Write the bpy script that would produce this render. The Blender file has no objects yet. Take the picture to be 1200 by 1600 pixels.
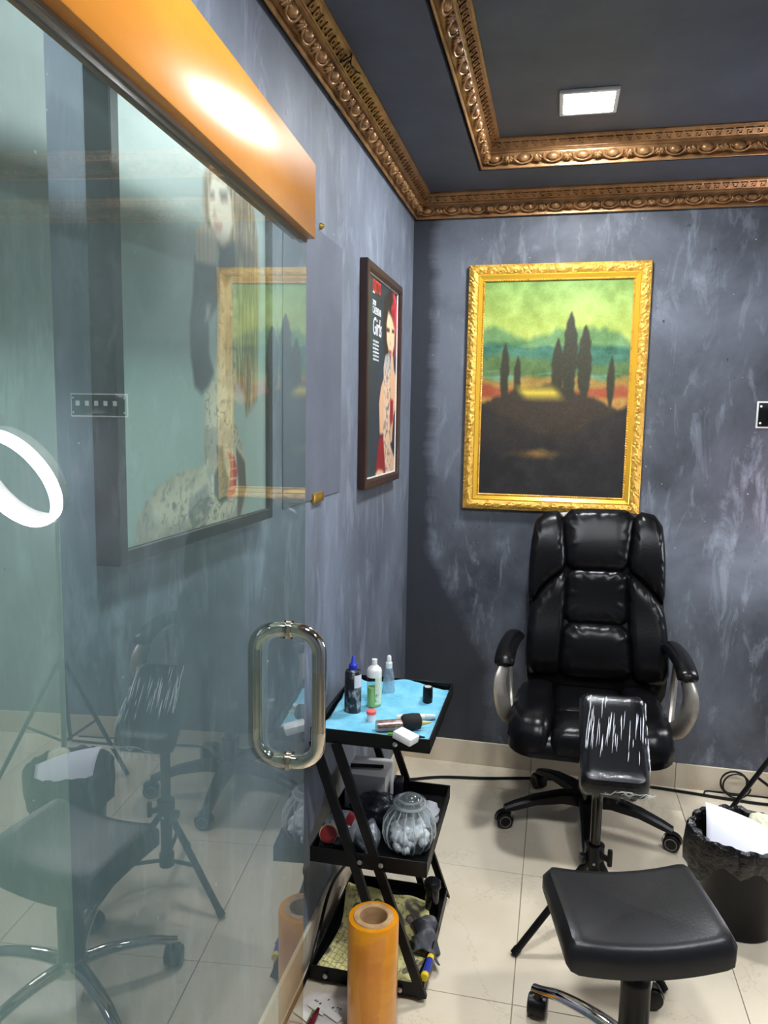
import bpy, bmesh, math, random
import numpy as np
from mathutils import Vector, Matrix
random.seed(7); np.random.seed(7)
PI = math.pi
scene = bpy.context.scene
COL = scene.collection

# ------------------------------------------------------------------ camera
F_PX = 1191.5; CAM = Vector((0, 0, 1.522))
yaw, pitch, roll = .2215, .1187, .0169
_fw = Vector((-math.sin(yaw)*math.cos(pitch), math.cos(yaw)*math.cos(pitch), -math.sin(pitch)))
_r0 = Vector((math.cos(yaw), math.sin(yaw), 0)); _u0 = _r0.cross(_fw)
_r = _r0*math.cos(roll) + _u0*math.sin(roll)
_u = _u0*math.cos(roll) - _r0*math.sin(roll)
cd = bpy.data.cameras.new('camera'); cam = bpy.data.objects.new('camera', cd); COL.objects.link(cam)
cd.sensor_fit = 'VERTICAL'; cd.sensor_height = 24.0; cd.lens = F_PX/1600*24.0
cd.clip_start = .02
cam.matrix_world = Matrix(((_r.x, _u.x, -_fw.x, CAM.x), (_r.y, _u.y, -_fw.y, CAM.y), (_r.z, _u.z, -_fw.z, CAM.z), (0, 0, 0, 1)))
scene.camera = cam
# ------------------------------------------------------------------ world and exposure
w = bpy.data.worlds.new('world'); scene.world = w; w.use_nodes = True
w.node_tree.nodes['Background'].inputs[0].default_value = (.5, .55, .65, 1)
w.node_tree.nodes['Background'].inputs[1].default_value = .05
scene.view_settings.view_transform = 'Standard'; scene.view_settings.look = 'None'
scene.view_settings.gamma = 1; scene.view_settings.exposure = 1.08
scene.view_settings.use_curve_mapping = False
PANEL_L = 200.0      # radiance of the ceiling LED panels
RING_L = 26.0        # radiance of the ring lamp tube

# pixel (1200x1600 photograph) -> point on a known plane of the room
def ray(px, py): return _fw + _r*((px-600)/F_PX) - _u*((py-800)/F_PX)
def onx(px, py, x): d = ray(px, py); return CAM + d*((x-CAM.x)/d.x)
def ony(px, py, y): d = ray(px, py); return CAM + d*((y-CAM.y)/d.y)
def onz(px, py, z): d = ray(px, py); return CAM + d*((z-CAM.z)/d.z)
def onp(px, py, P, n): d = ray(px, py); return CAM + d*((Vector(P)-CAM).dot(n)/d.dot(n))

YB = 3.287; XL = -.631; XR = 1.78; YF = -1.05
Z_LOW = 2.453; Z_TRAY = 2.54; Z_CORN = 2.364

# ------------------------------------------------------------------ materials
MATS = {}
def lin(c): return tuple(((x/255)/12.92 if x/255 <= .04045 else (((x/255)+.055)/1.055)**2.4) for x in c)
def mat(name, rgb, rough=.5, metal=0, spec=.5, noise=None, bump=None, coat=0, sheen=0, emit=None, alpha=None):
    """rgb in 0-255 sRGB. noise=(scale, rgb2, lo, hi[, stretch]); bump=(scale, strength[, stretch])"""
    if name in MATS: return MATS[name]
    m = bpy.data.materials.new(name); m.use_nodes = True; MATS[name] = m
    nt = m.node_tree; b = nt.nodes['Principled BSDF']; L = nt.links
    b.inputs['Base Color'].default_value = (*lin(rgb), 1)
    b.inputs['Roughness'].default_value = rough; b.inputs['Metallic'].default_value = metal
    b.inputs['Specular IOR Level'].default_value = spec
    if coat: b.inputs['Coat Weight'].default_value = coat; b.inputs['Coat Roughness'].default_value = .08
    if emit: b.inputs['Emission Color'].default_value = (*lin(rgb), 1); b.inputs['Emission Strength'].default_value = emit
    geo = nt.nodes.new('ShaderNodeNewGeometry')
    def tex(scale, stretch=(1, 1, 1), det=5, rgh=.6):
        mp = nt.nodes.new('ShaderNodeMapping'); mp.inputs['Scale'].default_value = stretch
        L.new(geo.outputs['Position'], mp.inputs['Vector'])
        t = nt.nodes.new('ShaderNodeTexNoise'); t.inputs['Scale'].default_value = scale
        t.inputs['Detail'].default_value = det; t.inputs['Roughness'].default_value = rgh
        L.new(mp.outputs[0], t.inputs['Vector']); return t
    if noise:
        t = tex(noise[0], noise[4] if len(noise) > 4 else (1, 1, 1))
        r = nt.nodes.new('ShaderNodeMapRange'); r.inputs[1].default_value = noise[2]; r.inputs[2].default_value = noise[3]
        L.new(t.outputs['Fac'], r.inputs[0])
        mx = nt.nodes.new('ShaderNodeMix'); mx.data_type = 'RGBA'
        mx.inputs[6].default_value = (*lin(rgb), 1); mx.inputs[7].default_value = (*lin(noise[1]), 1)
        L.new(r.outputs[0], mx.inputs[0]); L.new(mx.outputs[2], b.inputs['Base Color'])
    if bump:
        t = tex(bump[0], bump[2] if len(bump) > 2 else (1, 1, 1), 4)
        bp = nt.nodes.new('ShaderNodeBump'); bp.inputs['Strength'].default_value = bump[1]; bp.inputs['Distance'].default_value = .01
        L.new(t.outputs['Fac'], bp.inputs['Height']); L.new(bp.outputs[0], b.inputs['Normal'])
    return m

def wall_mat(name, c1, c2, c3, rough=.55, band=None):
    """painted plaster: large cloudy patches, brushed streaks, small dark marks and pale chips"""
    m = bpy.data.materials.new(name); m.use_nodes = True; MATS[name] = m
    nt = m.node_tree; b = nt.nodes['Principled BSDF']; L = nt.links
    geo = nt.nodes.new('ShaderNodeNewGeometry')
    def noise(scale, st=(1, 1, 1), det=6, rgh=.6, dist=0):
        mp = nt.nodes.new('ShaderNodeMapping'); mp.inputs['Scale'].default_value = st
        L.new(geo.outputs['Position'], mp.inputs['Vector'])
        t = nt.nodes.new('ShaderNodeTexNoise'); t.inputs['Scale'].default_value = scale; t.inputs['Detail'].default_value = det
        t.inputs['Roughness'].default_value = rgh; t.inputs['Distortion'].default_value = dist
        L.new(mp.outputs[0], t.inputs['Vector']); return t.outputs['Fac']
    def rng(s, a, z_):
        r = nt.nodes.new('ShaderNodeMapRange'); r.inputs[1].default_value = a; r.inputs[2].default_value = z_; L.new(s, r.inputs[0]); return r.outputs[0]
    def mix(f, a, c):
        x = nt.nodes.new('ShaderNodeMix'); x.data_type = 'RGBA'
        L.new(f, x.inputs[0])
        for i, v in ((6, a), (7, c)):
            if isinstance(v, tuple): x.inputs[i].default_value = (*lin(v), 1)
            else: L.new(v, x.inputs[i])
        return x.outputs[2]
    c = mix(rng(noise(1.7, (1, 1, .8), 7, .62, .4), .34, .64), c1, c2)
    c = mix(rng(noise(7, (1.6, 1.6, .5), 8, .7, .6), .52, .78), c, c3)
    c = mix(rng(noise(30, (1, 1, .6), 4, .6), .70, .76), c, tuple(int(v*.45) for v in c1))
    c = mix(rng(noise(75, (1, 1, 1), 2, .5),   .775, .79), c, (190, 195, 200))
    if band:     # roughly brushed darker coat beside the corner; darker tone spreads wider near the floor
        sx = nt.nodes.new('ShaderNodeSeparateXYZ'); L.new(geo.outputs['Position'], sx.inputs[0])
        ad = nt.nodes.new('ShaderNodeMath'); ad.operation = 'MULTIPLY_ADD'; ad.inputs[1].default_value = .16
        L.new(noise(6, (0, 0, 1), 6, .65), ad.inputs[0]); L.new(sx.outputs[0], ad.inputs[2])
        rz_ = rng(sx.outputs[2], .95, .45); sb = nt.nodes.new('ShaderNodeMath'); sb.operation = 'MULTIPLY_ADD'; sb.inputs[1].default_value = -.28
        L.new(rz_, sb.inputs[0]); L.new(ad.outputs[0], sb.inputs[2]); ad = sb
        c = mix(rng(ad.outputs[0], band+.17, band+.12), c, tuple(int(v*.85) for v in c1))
    L.new(c, b.inputs['Base Color'])
    b.inputs['Roughness'].default_value = rough
    r = rng(noise(9, (1, 1, .5), 6, .7), .2, .8)
    rr = nt.nodes.new('ShaderNodeMapRange'); rr.inputs[3].default_value = rough-.12; rr.inputs[4].default_value = rough+.15
    L.new(r, rr.inputs[0]); L.new(rr.outputs[0], b.inputs['Roughness'])
    bp = nt.nodes.new('ShaderNodeBump'); bp.inputs['Strength'].default_value = .25; bp.inputs['Distance'].default_value = .006
    L.new(noise(24, (1, 1, .5), 8, .7), bp.inputs['Height']); L.new(bp.outputs[0], b.inputs['Normal'])
    return m

def clear_mat(name, tint, ior=1.5, rough=.0, dust=None, dustcol=(200, 210, 205), bump=None, vary=None):
    """clear glass or film: tinted see-through, mirror by Fresnel on the outer faces, optional dust film, which on the jar paints in refracted light"""
    m = bpy.data.materials.new(name); m.use_nodes = True; MATS[name] = m
    nt = m.node_tree; L = nt.links; N = nt.nodes; N.remove(N['Principled BSDF']); out = N['Material Output']
    geo = N.new('ShaderNodeNewGeometry')
    tr = N.new('ShaderNodeBsdfTransparent'); tr.inputs[0].default_value = (*lin(tint), 1)
    gl = N.new('ShaderNodeBsdfGlossy'); gl.inputs['Roughness'].default_value = rough
    fr = N.new('ShaderNodeFresnel'); fr.inputs[0].default_value = ior
    inv = N.new('ShaderNodeMath'); inv.operation = 'SUBTRACT'; inv.inputs[0].default_value = 1; L.new(geo.outputs['Backfacing'], inv.inputs[1])
    mu = N.new('ShaderNodeMath'); mu.operation = 'MULTIPLY'; L.new(fr.outputs[0], mu.inputs[0]); L.new(inv.outputs[0], mu.inputs[1])
    mx = N.new('ShaderNodeMixShader'); L.new(mu.outputs[0], mx.inputs[0]); L.new(tr.outputs[0], mx.inputs[1]); L.new(gl.outputs[0], mx.inputs[2])
    res = mx.outputs[0]
    if bump:
        mp = N.new('ShaderNodeMapping'); mp.inputs['Scale'].default_value = bump[2]
        tc = N.new('ShaderNodeTexCoord'); L.new(tc.outputs['Object'], mp.inputs['Vector'])
        t = N.new('ShaderNodeTexNoise'); t.inputs['Scale'].default_value = bump[0]; t.inputs['Detail'].default_value = 3
        L.new(mp.outputs[0], t.inputs['Vector'])
        bp = N.new('ShaderNodeBump'); bp.inputs['Strength'].default_value = bump[1]; bp.inputs['Distance'].default_value = .01
        L.new(t.outputs['Fac'], bp.inputs['Height']); L.new(bp.outputs[0], gl.inputs['Normal']); L.new(bp.outputs[0], fr.inputs['Normal'])
    if dust:
        df = N.new('ShaderNodeBsdfDiffuse'); df.inputs[0].default_value = (*lin(dustcol), 1)
        mp = N.new('ShaderNodeMapping'); mp.inputs['Scale'].default_value = (1, 1.5, .6); L.new(geo.outputs['Position'], mp.inputs['Vector'])
        t = N.new('ShaderNodeTexNoise'); t.inputs['Scale'].default_value = 5; t.inputs['Detail'].default_value = 8; t.inputs['Roughness'].default_value = .7
        L.new(mp.outputs[0], t.inputs['Vector'])
        r = N.new('ShaderNodeMapRange'); r.inputs[1].default_value = .3; r.inputs[2].default_value = .75; r.inputs[3].default_value = dust[0]; r.inputs[4].default_value = dust[1]
        L.new(t.outputs['Fac'], r.inputs[0])
        m2 = N.new('ShaderNodeMixShader'); L.new(r.outputs[0], m2.inputs[0]); L.new(res, m2.inputs[1]); L.new(df.outputs[0], m2.inputs[2]); res = m2.outputs[0]
    L.new(res, out.inputs['Surface'])
    return m

def print_mat(name, rough=.35):
    if name in MATS: return MATS[name]
    m = bpy.data.materials.new(name); m.use_nodes = True; MATS[name] = m
    b = m.node_tree.nodes['Principled BSDF']; a = m.node_tree.nodes.new('ShaderNodeAttribute'); a.attribute_name = 'Col'
    m.node_tree.links.new(a.outputs['Color'], b.inputs['Base Color']); b.inputs['Roughness'].default_value = rough
    return m

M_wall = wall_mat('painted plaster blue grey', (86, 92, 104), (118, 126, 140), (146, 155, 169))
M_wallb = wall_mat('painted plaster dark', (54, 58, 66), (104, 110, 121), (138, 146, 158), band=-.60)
M_ceil = mat('ceiling paint', (70, 75, 88), .55, noise=(2.5, (88, 94, 108), .35, .7), bump=(12, .1))
M_pil = wall_mat('painted plaster grey green', (128, 136, 136), (150, 158, 156), (170, 176, 172))
M_gold = mat('bronze gold moulding', (178, 134, 88), .32, .42, noise=(14, (128, 92, 58), .4, .7), bump=(60, .12))
M_frame_gold = mat('bright gold frame', (232, 184, 84), .28, .42, noise=(40, (178, 122, 40), .5, .75), bump=(260, .35))
M_gold_smooth = mat('smooth gold band', (232, 184, 58), .22, .42, bump=(30, .04))
M_tile = mat('cream floor tile', (217, 205, 182), .22, noise=(3.0, (206, 192, 166), .42, .72), bump=(4, .01))
nt = M_tile.node_tree; _b = nt.nodes['Principled BSDF']; _src = _b.inputs['Base Color'].links[0].from_socket
_g = nt.nodes.new('ShaderNodeNewGeometry'); _n = nt.nodes.new('ShaderNodeTexNoise'); _n.inputs['Scale'].default_value = 1.5; _n.inputs['Detail'].default_value = 7; _n.inputs['Roughness'].default_value = .62
_n.inputs['Distortion'].default_value = .5; nt.links.new(_g.outputs['Position'], _n.inputs['Vector'])
_s = nt.nodes.new('ShaderNodeMath'); _s.operation = 'SUBTRACT'; _s.inputs[1].default_value = .5; nt.links.new(_n.outputs['Fac'], _s.inputs[0])
_a = nt.nodes.new('ShaderNodeMath'); _a.operation = 'ABSOLUTE'; nt.links.new(_s.outputs[0], _a.inputs[0])
_m = nt.nodes.new('ShaderNodeMapRange'); _m.inputs[1].default_value = .0; _m.inputs[2].default_value = .0035; _m.inputs[3].default_value = .28; _m.inputs[4].default_value = 0; nt.links.new(_a.outputs[0], _m.inputs[0])
_x = nt.nodes.new('ShaderNodeMix'); _x.data_type = 'RGBA'; nt.links.new(_m.outputs[0], _x.inputs[0]); nt.links.new(_src, _x.inputs[6]); _x.inputs[7].default_value = (*lin((150, 134, 108)), 1)
nt.links.new(_x.outputs[2], _b.inputs['Base Color'])
M_grout = mat('grout', (150, 138, 120), .8)
M_skirt = mat('cream skirting tile', (206, 194, 172), .3, noise=(5, (188, 172, 146), .45, .7))
M_leather = mat('black leather', (11, 11, 12), .26, 0, .22, noise=(6, (14, 14, 16), .4, .6), bump=(140, .06))
M_leather2 = mat('black leather stool', (19, 19, 20), .36, 0, .4, noise=(6, (25, 25, 27), .4, .6), bump=(170, .08))
M_blackpl = mat('black plastic', (13, 13, 14), .36, 0, .3)
M_blackmetal = mat('black powder coat', (11, 11, 12), .4, 0, .25, bump=(90, .05))
M_blackgloss = mat('glossy black tube', (10, 10, 11), .18)
M_silver = mat('silver painted metal', (176, 170, 160), .36, .55, noise=(25, (150, 140, 126), .5, .75))
M_chrome = mat('chrome', (216, 214, 210), .07, 1.0)
M_handle = mat('brushed steel', (206, 192, 172), .16, 1.0)
M_handle2 = mat('polished steel', (214, 206, 194), .08, 1.0)
M_wood = mat('varnished orange wood', (200, 134, 40), .3, 0, .2, noise=(3, (180, 108, 22), .35, .7, (1, .6, 2)), coat=1.0, bump=(30, .05))
M_wood.node_tree.nodes['Principled BSDF'].inputs['Coat Roughness'].default_value = .22
M_wood_dark = mat('dark brown wood', (58, 36, 28), .35, bump=(60, .08, (1, 1, .2)), noise=(20, (42, 25, 20), .4, .7, (1, 1, .2)))
M_blackframe = mat('black picture frame', (10, 11, 13), .4, 0, .25)
M_white = mat('white plastic', (226, 226, 222), .35)
M_paper = mat('white paper', (226, 226, 236), .7)
M_brass = mat('brass', (212, 174, 84), .3, .9)
M_bolt = mat('zinc bolt', (190, 188, 184), .3, .9)

# ------------------------------------------------------------------ mesh builder
class MB:
    def __init__(s): s.bm = bmesh.new()
    def _new(s, v0): s.bm.verts.ensure_lookup_table(); return s.bm.verts[v0:]
    def faces(s, vs, fs, M=None):
        b = [s.bm.verts.new((M @ Vector(v)) if M else Vector(v)) for v in vs]
        for f in fs:
            try: s.bm.faces.new([b[i] for i in f])
            except ValueError: pass
        return s
    def box(s, c, size, M=None, bev=0, seg=2):
        t = bmesh.new(); bmesh.ops.create_cube(t, size=1)
        bmesh.ops.scale(t, vec=size, verts=t.verts)
        if bev: bmesh.ops.bevel(t, geom=t.edges[:], offset=bev, segments=seg, profile=.5, affect='EDGES')
        bmesh.ops.translate(t, vec=c, verts=t.verts)
        return s.merge(t, M)
    def merge(s, t, M=None):
        if M: bmesh.ops.transform(t, matrix=M, verts=t.verts)
        t.verts.index_update(); vs = [v.co.copy() for v in t.verts]; fs = [[v.index for v in f.verts] for f in t.faces]; t.free()
        return s.faces(vs, fs)
    def hexa(s, p):   # 8 points, bottom 4 then top 4
        return s.faces(p, [(3, 2, 1, 0), (4, 5, 6, 7), (0, 1, 5, 4), (1, 2, 6, 5), (2, 3, 7, 6), (3, 0, 4, 7)])
    def lathe(s, prof, seg=24, M=None, rmod=None, ring=False):
        if ring: prof = list(prof)+[prof[0]]
        vs = []; fs = []; n = len(prof)
        for i in range(seg):
            a = 2*PI*i/seg
            for j, (r, z) in enumerate(prof):
                k = r*(rmod(a, z) if rmod else 1)
                vs.append((k*math.cos(a), k*math.sin(a), z))
        for i in range(seg):
            for j in range(n-1):
                a = i*n+j; b = ((i+1) % seg)*n+j
                fs.append((a, b, b+1, a+1))
        c0 = len(vs); vs.append((0, 0, prof[0][1])); vs.append((0, 0, prof[-1][1]))
        for i in range(0 if ring else seg):
            a = i*n; b = ((i+1) % seg)*n
            if prof[0][0] > 1e-6: fs.append((c0, b, a))
            if prof[-1][0] > 1e-6: fs.append((c0+1, a+n-1, b+n-1))
        t = bmesh.new(); bv = [t.verts.new(v) for v in vs]
        for f in fs:
            try: t.faces.new([bv[i] for i in f])
            except ValueError: pass
        bmesh.ops.remove_doubles(t, verts=t.verts, dist=1e-6)
        return s.merge(t, M)
    def tube(s, pts, rad, seg=10, closed=False, flat=None, up=None):
        """sweep a circle (or ellipse: flat=(a,b) factors) along pts; rad float or list"""
        pts = [Vector(p) for p in pts]; n = len(pts)
        R = rad if isinstance(rad, (list, tuple)) else [rad]*n
        T = []
        for i in range(n):
            if closed: d = pts[(i+1) % n]-pts[i-1]
            else: d = pts[min(i+1, n-1)]-pts[max(i-1, 0)]
            T.append(d.normalized())
        ref = Vector(up) if up else (Vector((0, 0, 1)) if abs(T[0].z) < .9 else Vector((1, 0, 0)))
        vs = []; fs = []; side = None
        for i in range(n):
            if up or side is None: a = T[i].cross(ref).normalized()
            else: a = (side - T[i]*side.dot(T[i])).normalized()
            side = a; b = a.cross(T[i])
            fa, fb = flat if flat else (1, 1)
            for k in range(seg):
                t = 2*PI*k/seg; vs.append(pts[i] + a*(R[i]*fa*math.cos(t)) + b*(R[i]*fb*math.sin(t)))
        m = n if closed else n-1
        for i in range(m):
            for k in range(seg):
                a = i*seg+k; b = i*seg+(k+1) % seg; c = ((i+1) % n)*seg+(k+1) % seg; d = ((i+1) % n)*seg+k
                fs.append((a, d, c, b))
        if not closed:
            fs.append(tuple(range(seg))); fs.append(tuple(range((n-1)*seg+seg-1, (n-1)*seg-1, -1)))
        return s.faces(vs, fs)
    def cyl(s, p0, p1, r, seg=16, r2=None):
        return s.tube([p0, p1], [r, r if r2 is None else r2], seg)
    def grid(s, nu, nv, fn, thick=0):
        vs = [fn(i/(nu-1), j/(nv-1)) for j in range(nv) for i in range(nu)]
        fs = [(j*nu+i, j*nu+i+1, (j+1)*nu+i+1, (j+1)*nu+i) for j in range(nv-1) for i in range(nu-1)]
        if thick:
            n = len(vs); t = bmesh.new(); bv = [t.verts.new(v) for v in vs]
            for f in fs: t.faces.new([bv[i] for i in f])
            t.normal_update(); low = [Vector(v.co)-v.normal*thick for v in t.verts]; t.free()
            fs = fs + [tuple(n+i for i in reversed(f)) for f in fs]
            vs = vs + low
            rim = [i for i in range(nu)] + [j*nu+nu-1 for j in range(1, nv)] + [(nv-1)*nu+i for i in range(nu-2, -1, -1)] + [j*nu for j in range(nv-2, 0, -1)]
            for a, b in zip(rim, rim[1:]+rim[:1]): fs.append((b, a, n+a, n+b))
        return s.faces(vs, fs)
    def prism(s, outline, fn, t0, t1):
        n = len(outline); vs = [fn(u, v, t0) for u, v in outline] + [fn(u, v, t1) for u, v in outline]
        fs = [tuple(range(n-1, -1, -1)), tuple(range(n, 2*n))] + [(i, (i+1) % n, n+(i+1) % n, n+i) for i in range(n)]
        return s.faces(vs, fs)
    def pillow(s, outline, fn, T, skirt=.03, rings=9, edge=.45, p=2.2, wr=0, seed=0, dish=0):
        """padded panel: outline of (u,v), fn(u,v,w)->world; bulges T over the outline, walls go down by skirt"""
        o = resample(outline, 72); n = len(o)
        cu = sum(q[0] for q in o)/n; cv = sum(q[1] for q in o)/n
        vs = []; fs = []
        rr = random.Random(seed); ph = [rr.uniform(0, 6.28) for _ in range(4)]
        lev = [(0, -skirt)] + [((k/rings), None) for k in range(rings)]
        for sfrac, hh in lev:
            for i, (u, v) in enumerate(o):
                uu = cu+(u-cu)*(1-sfrac); vv = cv+(v-cv)*(1-sfrac)
                if hh is None:
                    q = min(1, sfrac/edge); h = T*(1-(1-q)**p)**(1/p)
                    h -= dish*max(0, sfrac-edge)
                    if wr: h += wr*math.exp(-((sfrac-.16)/.12)**2)*math.sin(i*1.3+ph[0])*math.sin(i*.37+ph[1])
                else: h = hh
                vs.append(fn(uu, vv, h))
        m = len(lev)
        for k in range(m-1):
            for i in range(n):
                a = k*n+i; b = k*n+(i+1) % n
                fs.append((a, b, b+n, a+n))
        vs.append(fn(cu, cv, T-dish*max(0, 1-edge))); c = len(vs)-1
        for i in range(n): fs.append(((m-1)*n+i, (m-1)*n+(i+1) % n, c))
        fs.append(tuple(range(n-1, -1, -1)))
        return s.faces(vs, fs)
    def build(s, name, m, parent=None, base=None, flat=False, ang=40):
        bmesh.ops.recalc_face_normals(s.bm, faces=s.bm.faces)
        me = bpy.data.meshes.new(name); s.bm.to_mesh(me); s.bm.free()
        return link(name, me, m, parent, base, flat, ang)

BASE = {}
def link(name, me, m, parent=None, base=None, flat=False, ang=40):
    o = bpy.data.objects.new(name, me); COL.objects.link(o)
    if m: me.materials.append(m)
    if parent is not None:
        b = BASE[parent.name]; o.parent = parent
    else:
        if base is None:
            n = len(me.vertices); a = np.empty(n*3); me.vertices.foreach_get('co', a); a = a.reshape(-1, 3)
            base = Vector(((a[:, 0].min()+a[:, 0].max())/2, (a[:, 1].min()+a[:, 1].max())/2, a[:, 2].min()))
        b = Vector(base); o.location = b
    me.transform(Matrix.Translation(-b)); BASE[o.name] = b
    if not flat:
        me.shade_smooth(); me.set_sharp_from_angle(angle=math.radians(ang))
    return o
def resample(pts, n):
    P = [Vector((p[0], p[1], 0)) for p in pts]; P.append(P[0]); L = [0]
    for a, b in zip(P, P[1:]): L.append(L[-1]+(b-a).length)
    out = []
    for k in range(n):
        t = L[-1]*k/n
        j = max(i for i in range(len(L)) if L[i] <= t+1e-12); j = min(j, len(P)-2)
        f = (t-L[j])/max(1e-9, L[j+1]-L[j]); q = P[j].lerp(P[j+1], f); out.append((q.x, q.y))
    return out
def smooth_loop(pts, it=2):
    for _ in range(it):
        q = []
        for i in range(len(pts)):
            a = pts[i]; b = pts[(i+1) % len(pts)]
            q += [tuple(a[k]*.75+b[k]*.25 for k in range(len(a))), tuple(a[k]*.25+b[k]*.75 for k in range(len(a)))]
        pts = q
    return pts
def spline(pts, n=8):
    P = [Vector(p) for p in pts]; P = [P[0]*2-P[1]] + P + [P[-1]*2-P[-2]]; out = []
    for i in range(1, len(P)-2):
        a, b, c, d = P[i-1:i+3]
        for k in range(n):
            t = k/n; out.append(.5*((2*b)+(c-a)*t+(2*a-5*b+4*c-d)*t*t+(3*b-a-3*c+d)*t**3))
    out.append(P[-2]); return out
def rrect(x0, x1, y0, y1, r, n=5):
    out = []
    for cx, cy, a0 in ((x1-r, y1-r, 0), (x0+r, y1-r, 90), (x0+r, y0+r, 180), (x1-r, y0+r, 270)):
        for k in range(n+1): a = math.radians(a0+90*k/n); out.append((cx+r*math.cos(a), cy+r*math.sin(a)))
    return out
def tag(o, label=None, cat=None, group=None, kind=None):
    for k, v in (('label', label), ('category', cat), ('group', group), ('kind', kind)):
        if v: o[k] = v
    return o
def thing(name, loc, label=None, cat=None, group=None, kind=None):
    o = bpy.data.objects.new(name, None); COL.objects.link(o); o.location = loc; o.empty_display_size = .05
    BASE[o.name] = Vector(loc); return tag(o, label, cat, group, kind)
def copy_part(src, parent, M=None, name=None):
    c = src.copy(); COL.objects.link(c); c.parent = parent
    if M is not None: c.matrix_local = M
    return c
def frame_M(o, x, y, z):
    return Matrix(((x.x, y.x, z.x, o.x), (x.y, y.y, z.y, o.y), (x.z, y.z, z.z, o.z), (0, 0, 0, 1)))
def axis_M(p, d):   # local z along d at p
    z = Vector(d).normalized(); ref = Vector((0, 0, 1)) if abs(z.z) < .95 else Vector((1, 0, 0))
    x = ref.cross(z).normalized(); return frame_M(Vector(p), x, z.cross(x), z)
def rotz(a, p=(0, 0, 0)): return Matrix.Translation(p) @ Matrix.Rotation(a, 4, 'Z')

# ------------------------------------------------------------------ painted prints (per-vertex colour on a fine sheet)
def s2l(a): a = np.clip(a, 0, 255)/255; return np.where(a <= .04045, a/12.92, ((a+.055)/1.055)**2.4)
def poly_mask(U, V, poly, soft):
    P = np.array(poly, float); n = len(P); d = np.full(U.shape, 1e9); inside = np.zeros(U.shape, bool)
    for i in range(n):
        x1, y1 = P[i]; x2, y2 = P[(i+1) % n]; ex, ey = x2-x1, y2-y1
        t = np.clip(((U-x1)*ex+(V-y1)*ey)/(ex*ex+ey*ey+1e-12), 0, 1)
        d = np.minimum(d, np.hypot(U-x1-t*ex, V-y1-t*ey))
        cond = ((y1 > V) != (y2 > V)) & (U < (x2-x1)*(V-y1)/((y2-y1)+1e-12)+x1); inside ^= cond
    sd = np.where(inside, d, -d); return np.clip(.5+sd/soft, 0, 1)
def vnoise(U, V, sc, seed=0):
    rs = np.random.RandomState(seed); G = rs.rand(64, 64); x = U*sc; y = V*sc
    xi = np.floor(x).astype(int); yi = np.floor(y).astype(int); fx = x-xi; fy = y-yi; fx = fx*fx*(3-2*fx); fy = fy*fy*(3-2*fy)
    g = lambda a, b: G[a % 64, b % 64]
    return (g(xi, yi)*(1-fx)+g(xi+1, yi)*fx)*(1-fy)+(g(xi, yi+1)*(1-fx)+g(xi+1, yi+1)*fx)*fy
def fbm(U, V, sc, seed=0, o=4): return sum(vnoise(U, V, sc*2**k, seed+k)*.5**(k+1) for k in range(o))/(1-.5**o)
def over(img, mask, col):
    c = np.array(col, float); m = mask[..., None]
    img[:] = img*(1-m)+c*m
def print_sheet(name, fn3, nu, nv, painter, m, parent=None):
    """fn3(u,v)->point; painter(U,V)->(nv,nu,3) sRGB 0-255"""
    U, V = np.meshgrid(np.linspace(0, 1, nu), np.linspace(0, 1, nv)); img = s2l(painter(U, V))
    vs = [tuple(fn3(i/(nu-1), j/(nv-1))) for j in range(nv) for i in range(nu)]
    fs = [(j*nu+i, j*nu+i+1, (j+1)*nu+i+1, (j+1)*nu+i) for j in range(nv-1) for i in range(nu-1)]
    me = bpy.data.meshes.new(name); me.from_pydata(vs, [], fs)
    at = me.color_attributes.new('Col', 'FLOAT_COLOR', 'POINT')
    at.data.foreach_set('color', np.concatenate([img.reshape(-1, 3), np.ones((nu*nv, 1))], 1).ravel().astype(np.float32))
    return link(name, me, m, parent)
def text_mesh(name, txt, size, M, m, parent, depth=.0004, align='LEFT', shear=0, sx=1):
    c = bpy.data.curves.new('txt', 'FONT'); c.body = txt; c.size = size; c.extrude = depth; c.align_x = align; c.shear = shear; c.resolution_u = 3
    t = bpy.data.objects.new('txt', c); COL.objects.link(t)
    dg = bpy.context.evaluated_depsgraph_get(); me = bpy.data.meshes.new_from_object(t.evaluated_get(dg))
    bpy.data.objects.remove(t); me.name = name; me.materials.clear()
    me.transform(M @ Matrix.Diagonal((sx, 1, 1, 1)))
    return link(name, me, m, parent, flat=True)

# ================================================================== STRUCTURE
def sbox(name, lo, hi, m, kind='structure', bev=0):
    c = [(a+b)/2 for a, b in zip(lo, hi)]; s = [b-a for a, b in zip(lo, hi)]
    return tag(MB().box(c, s, bev=bev).build(name, m), kind=kind)
TH = .1
tag(sbox('wall_left', (XL-TH, YF, 0), (XL, YB+TH, 2.62), M_wall), 'blue grey painted plaster wall behind the glass door', 'wall')
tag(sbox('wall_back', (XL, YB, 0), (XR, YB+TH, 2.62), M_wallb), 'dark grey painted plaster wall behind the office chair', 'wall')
tag(sbox('wall_right', (XR, YF, 0), (XR+TH, YB+TH, 2.62), M_wall), 'blue grey painted plaster wall on the right side', 'wall')
tag(sbox('wall_front', (XL-TH, YF-TH, 0), (XR+TH, YF, 2.62), M_wall), 'blue grey painted plaster wall behind the viewer', 'wall')
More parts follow.
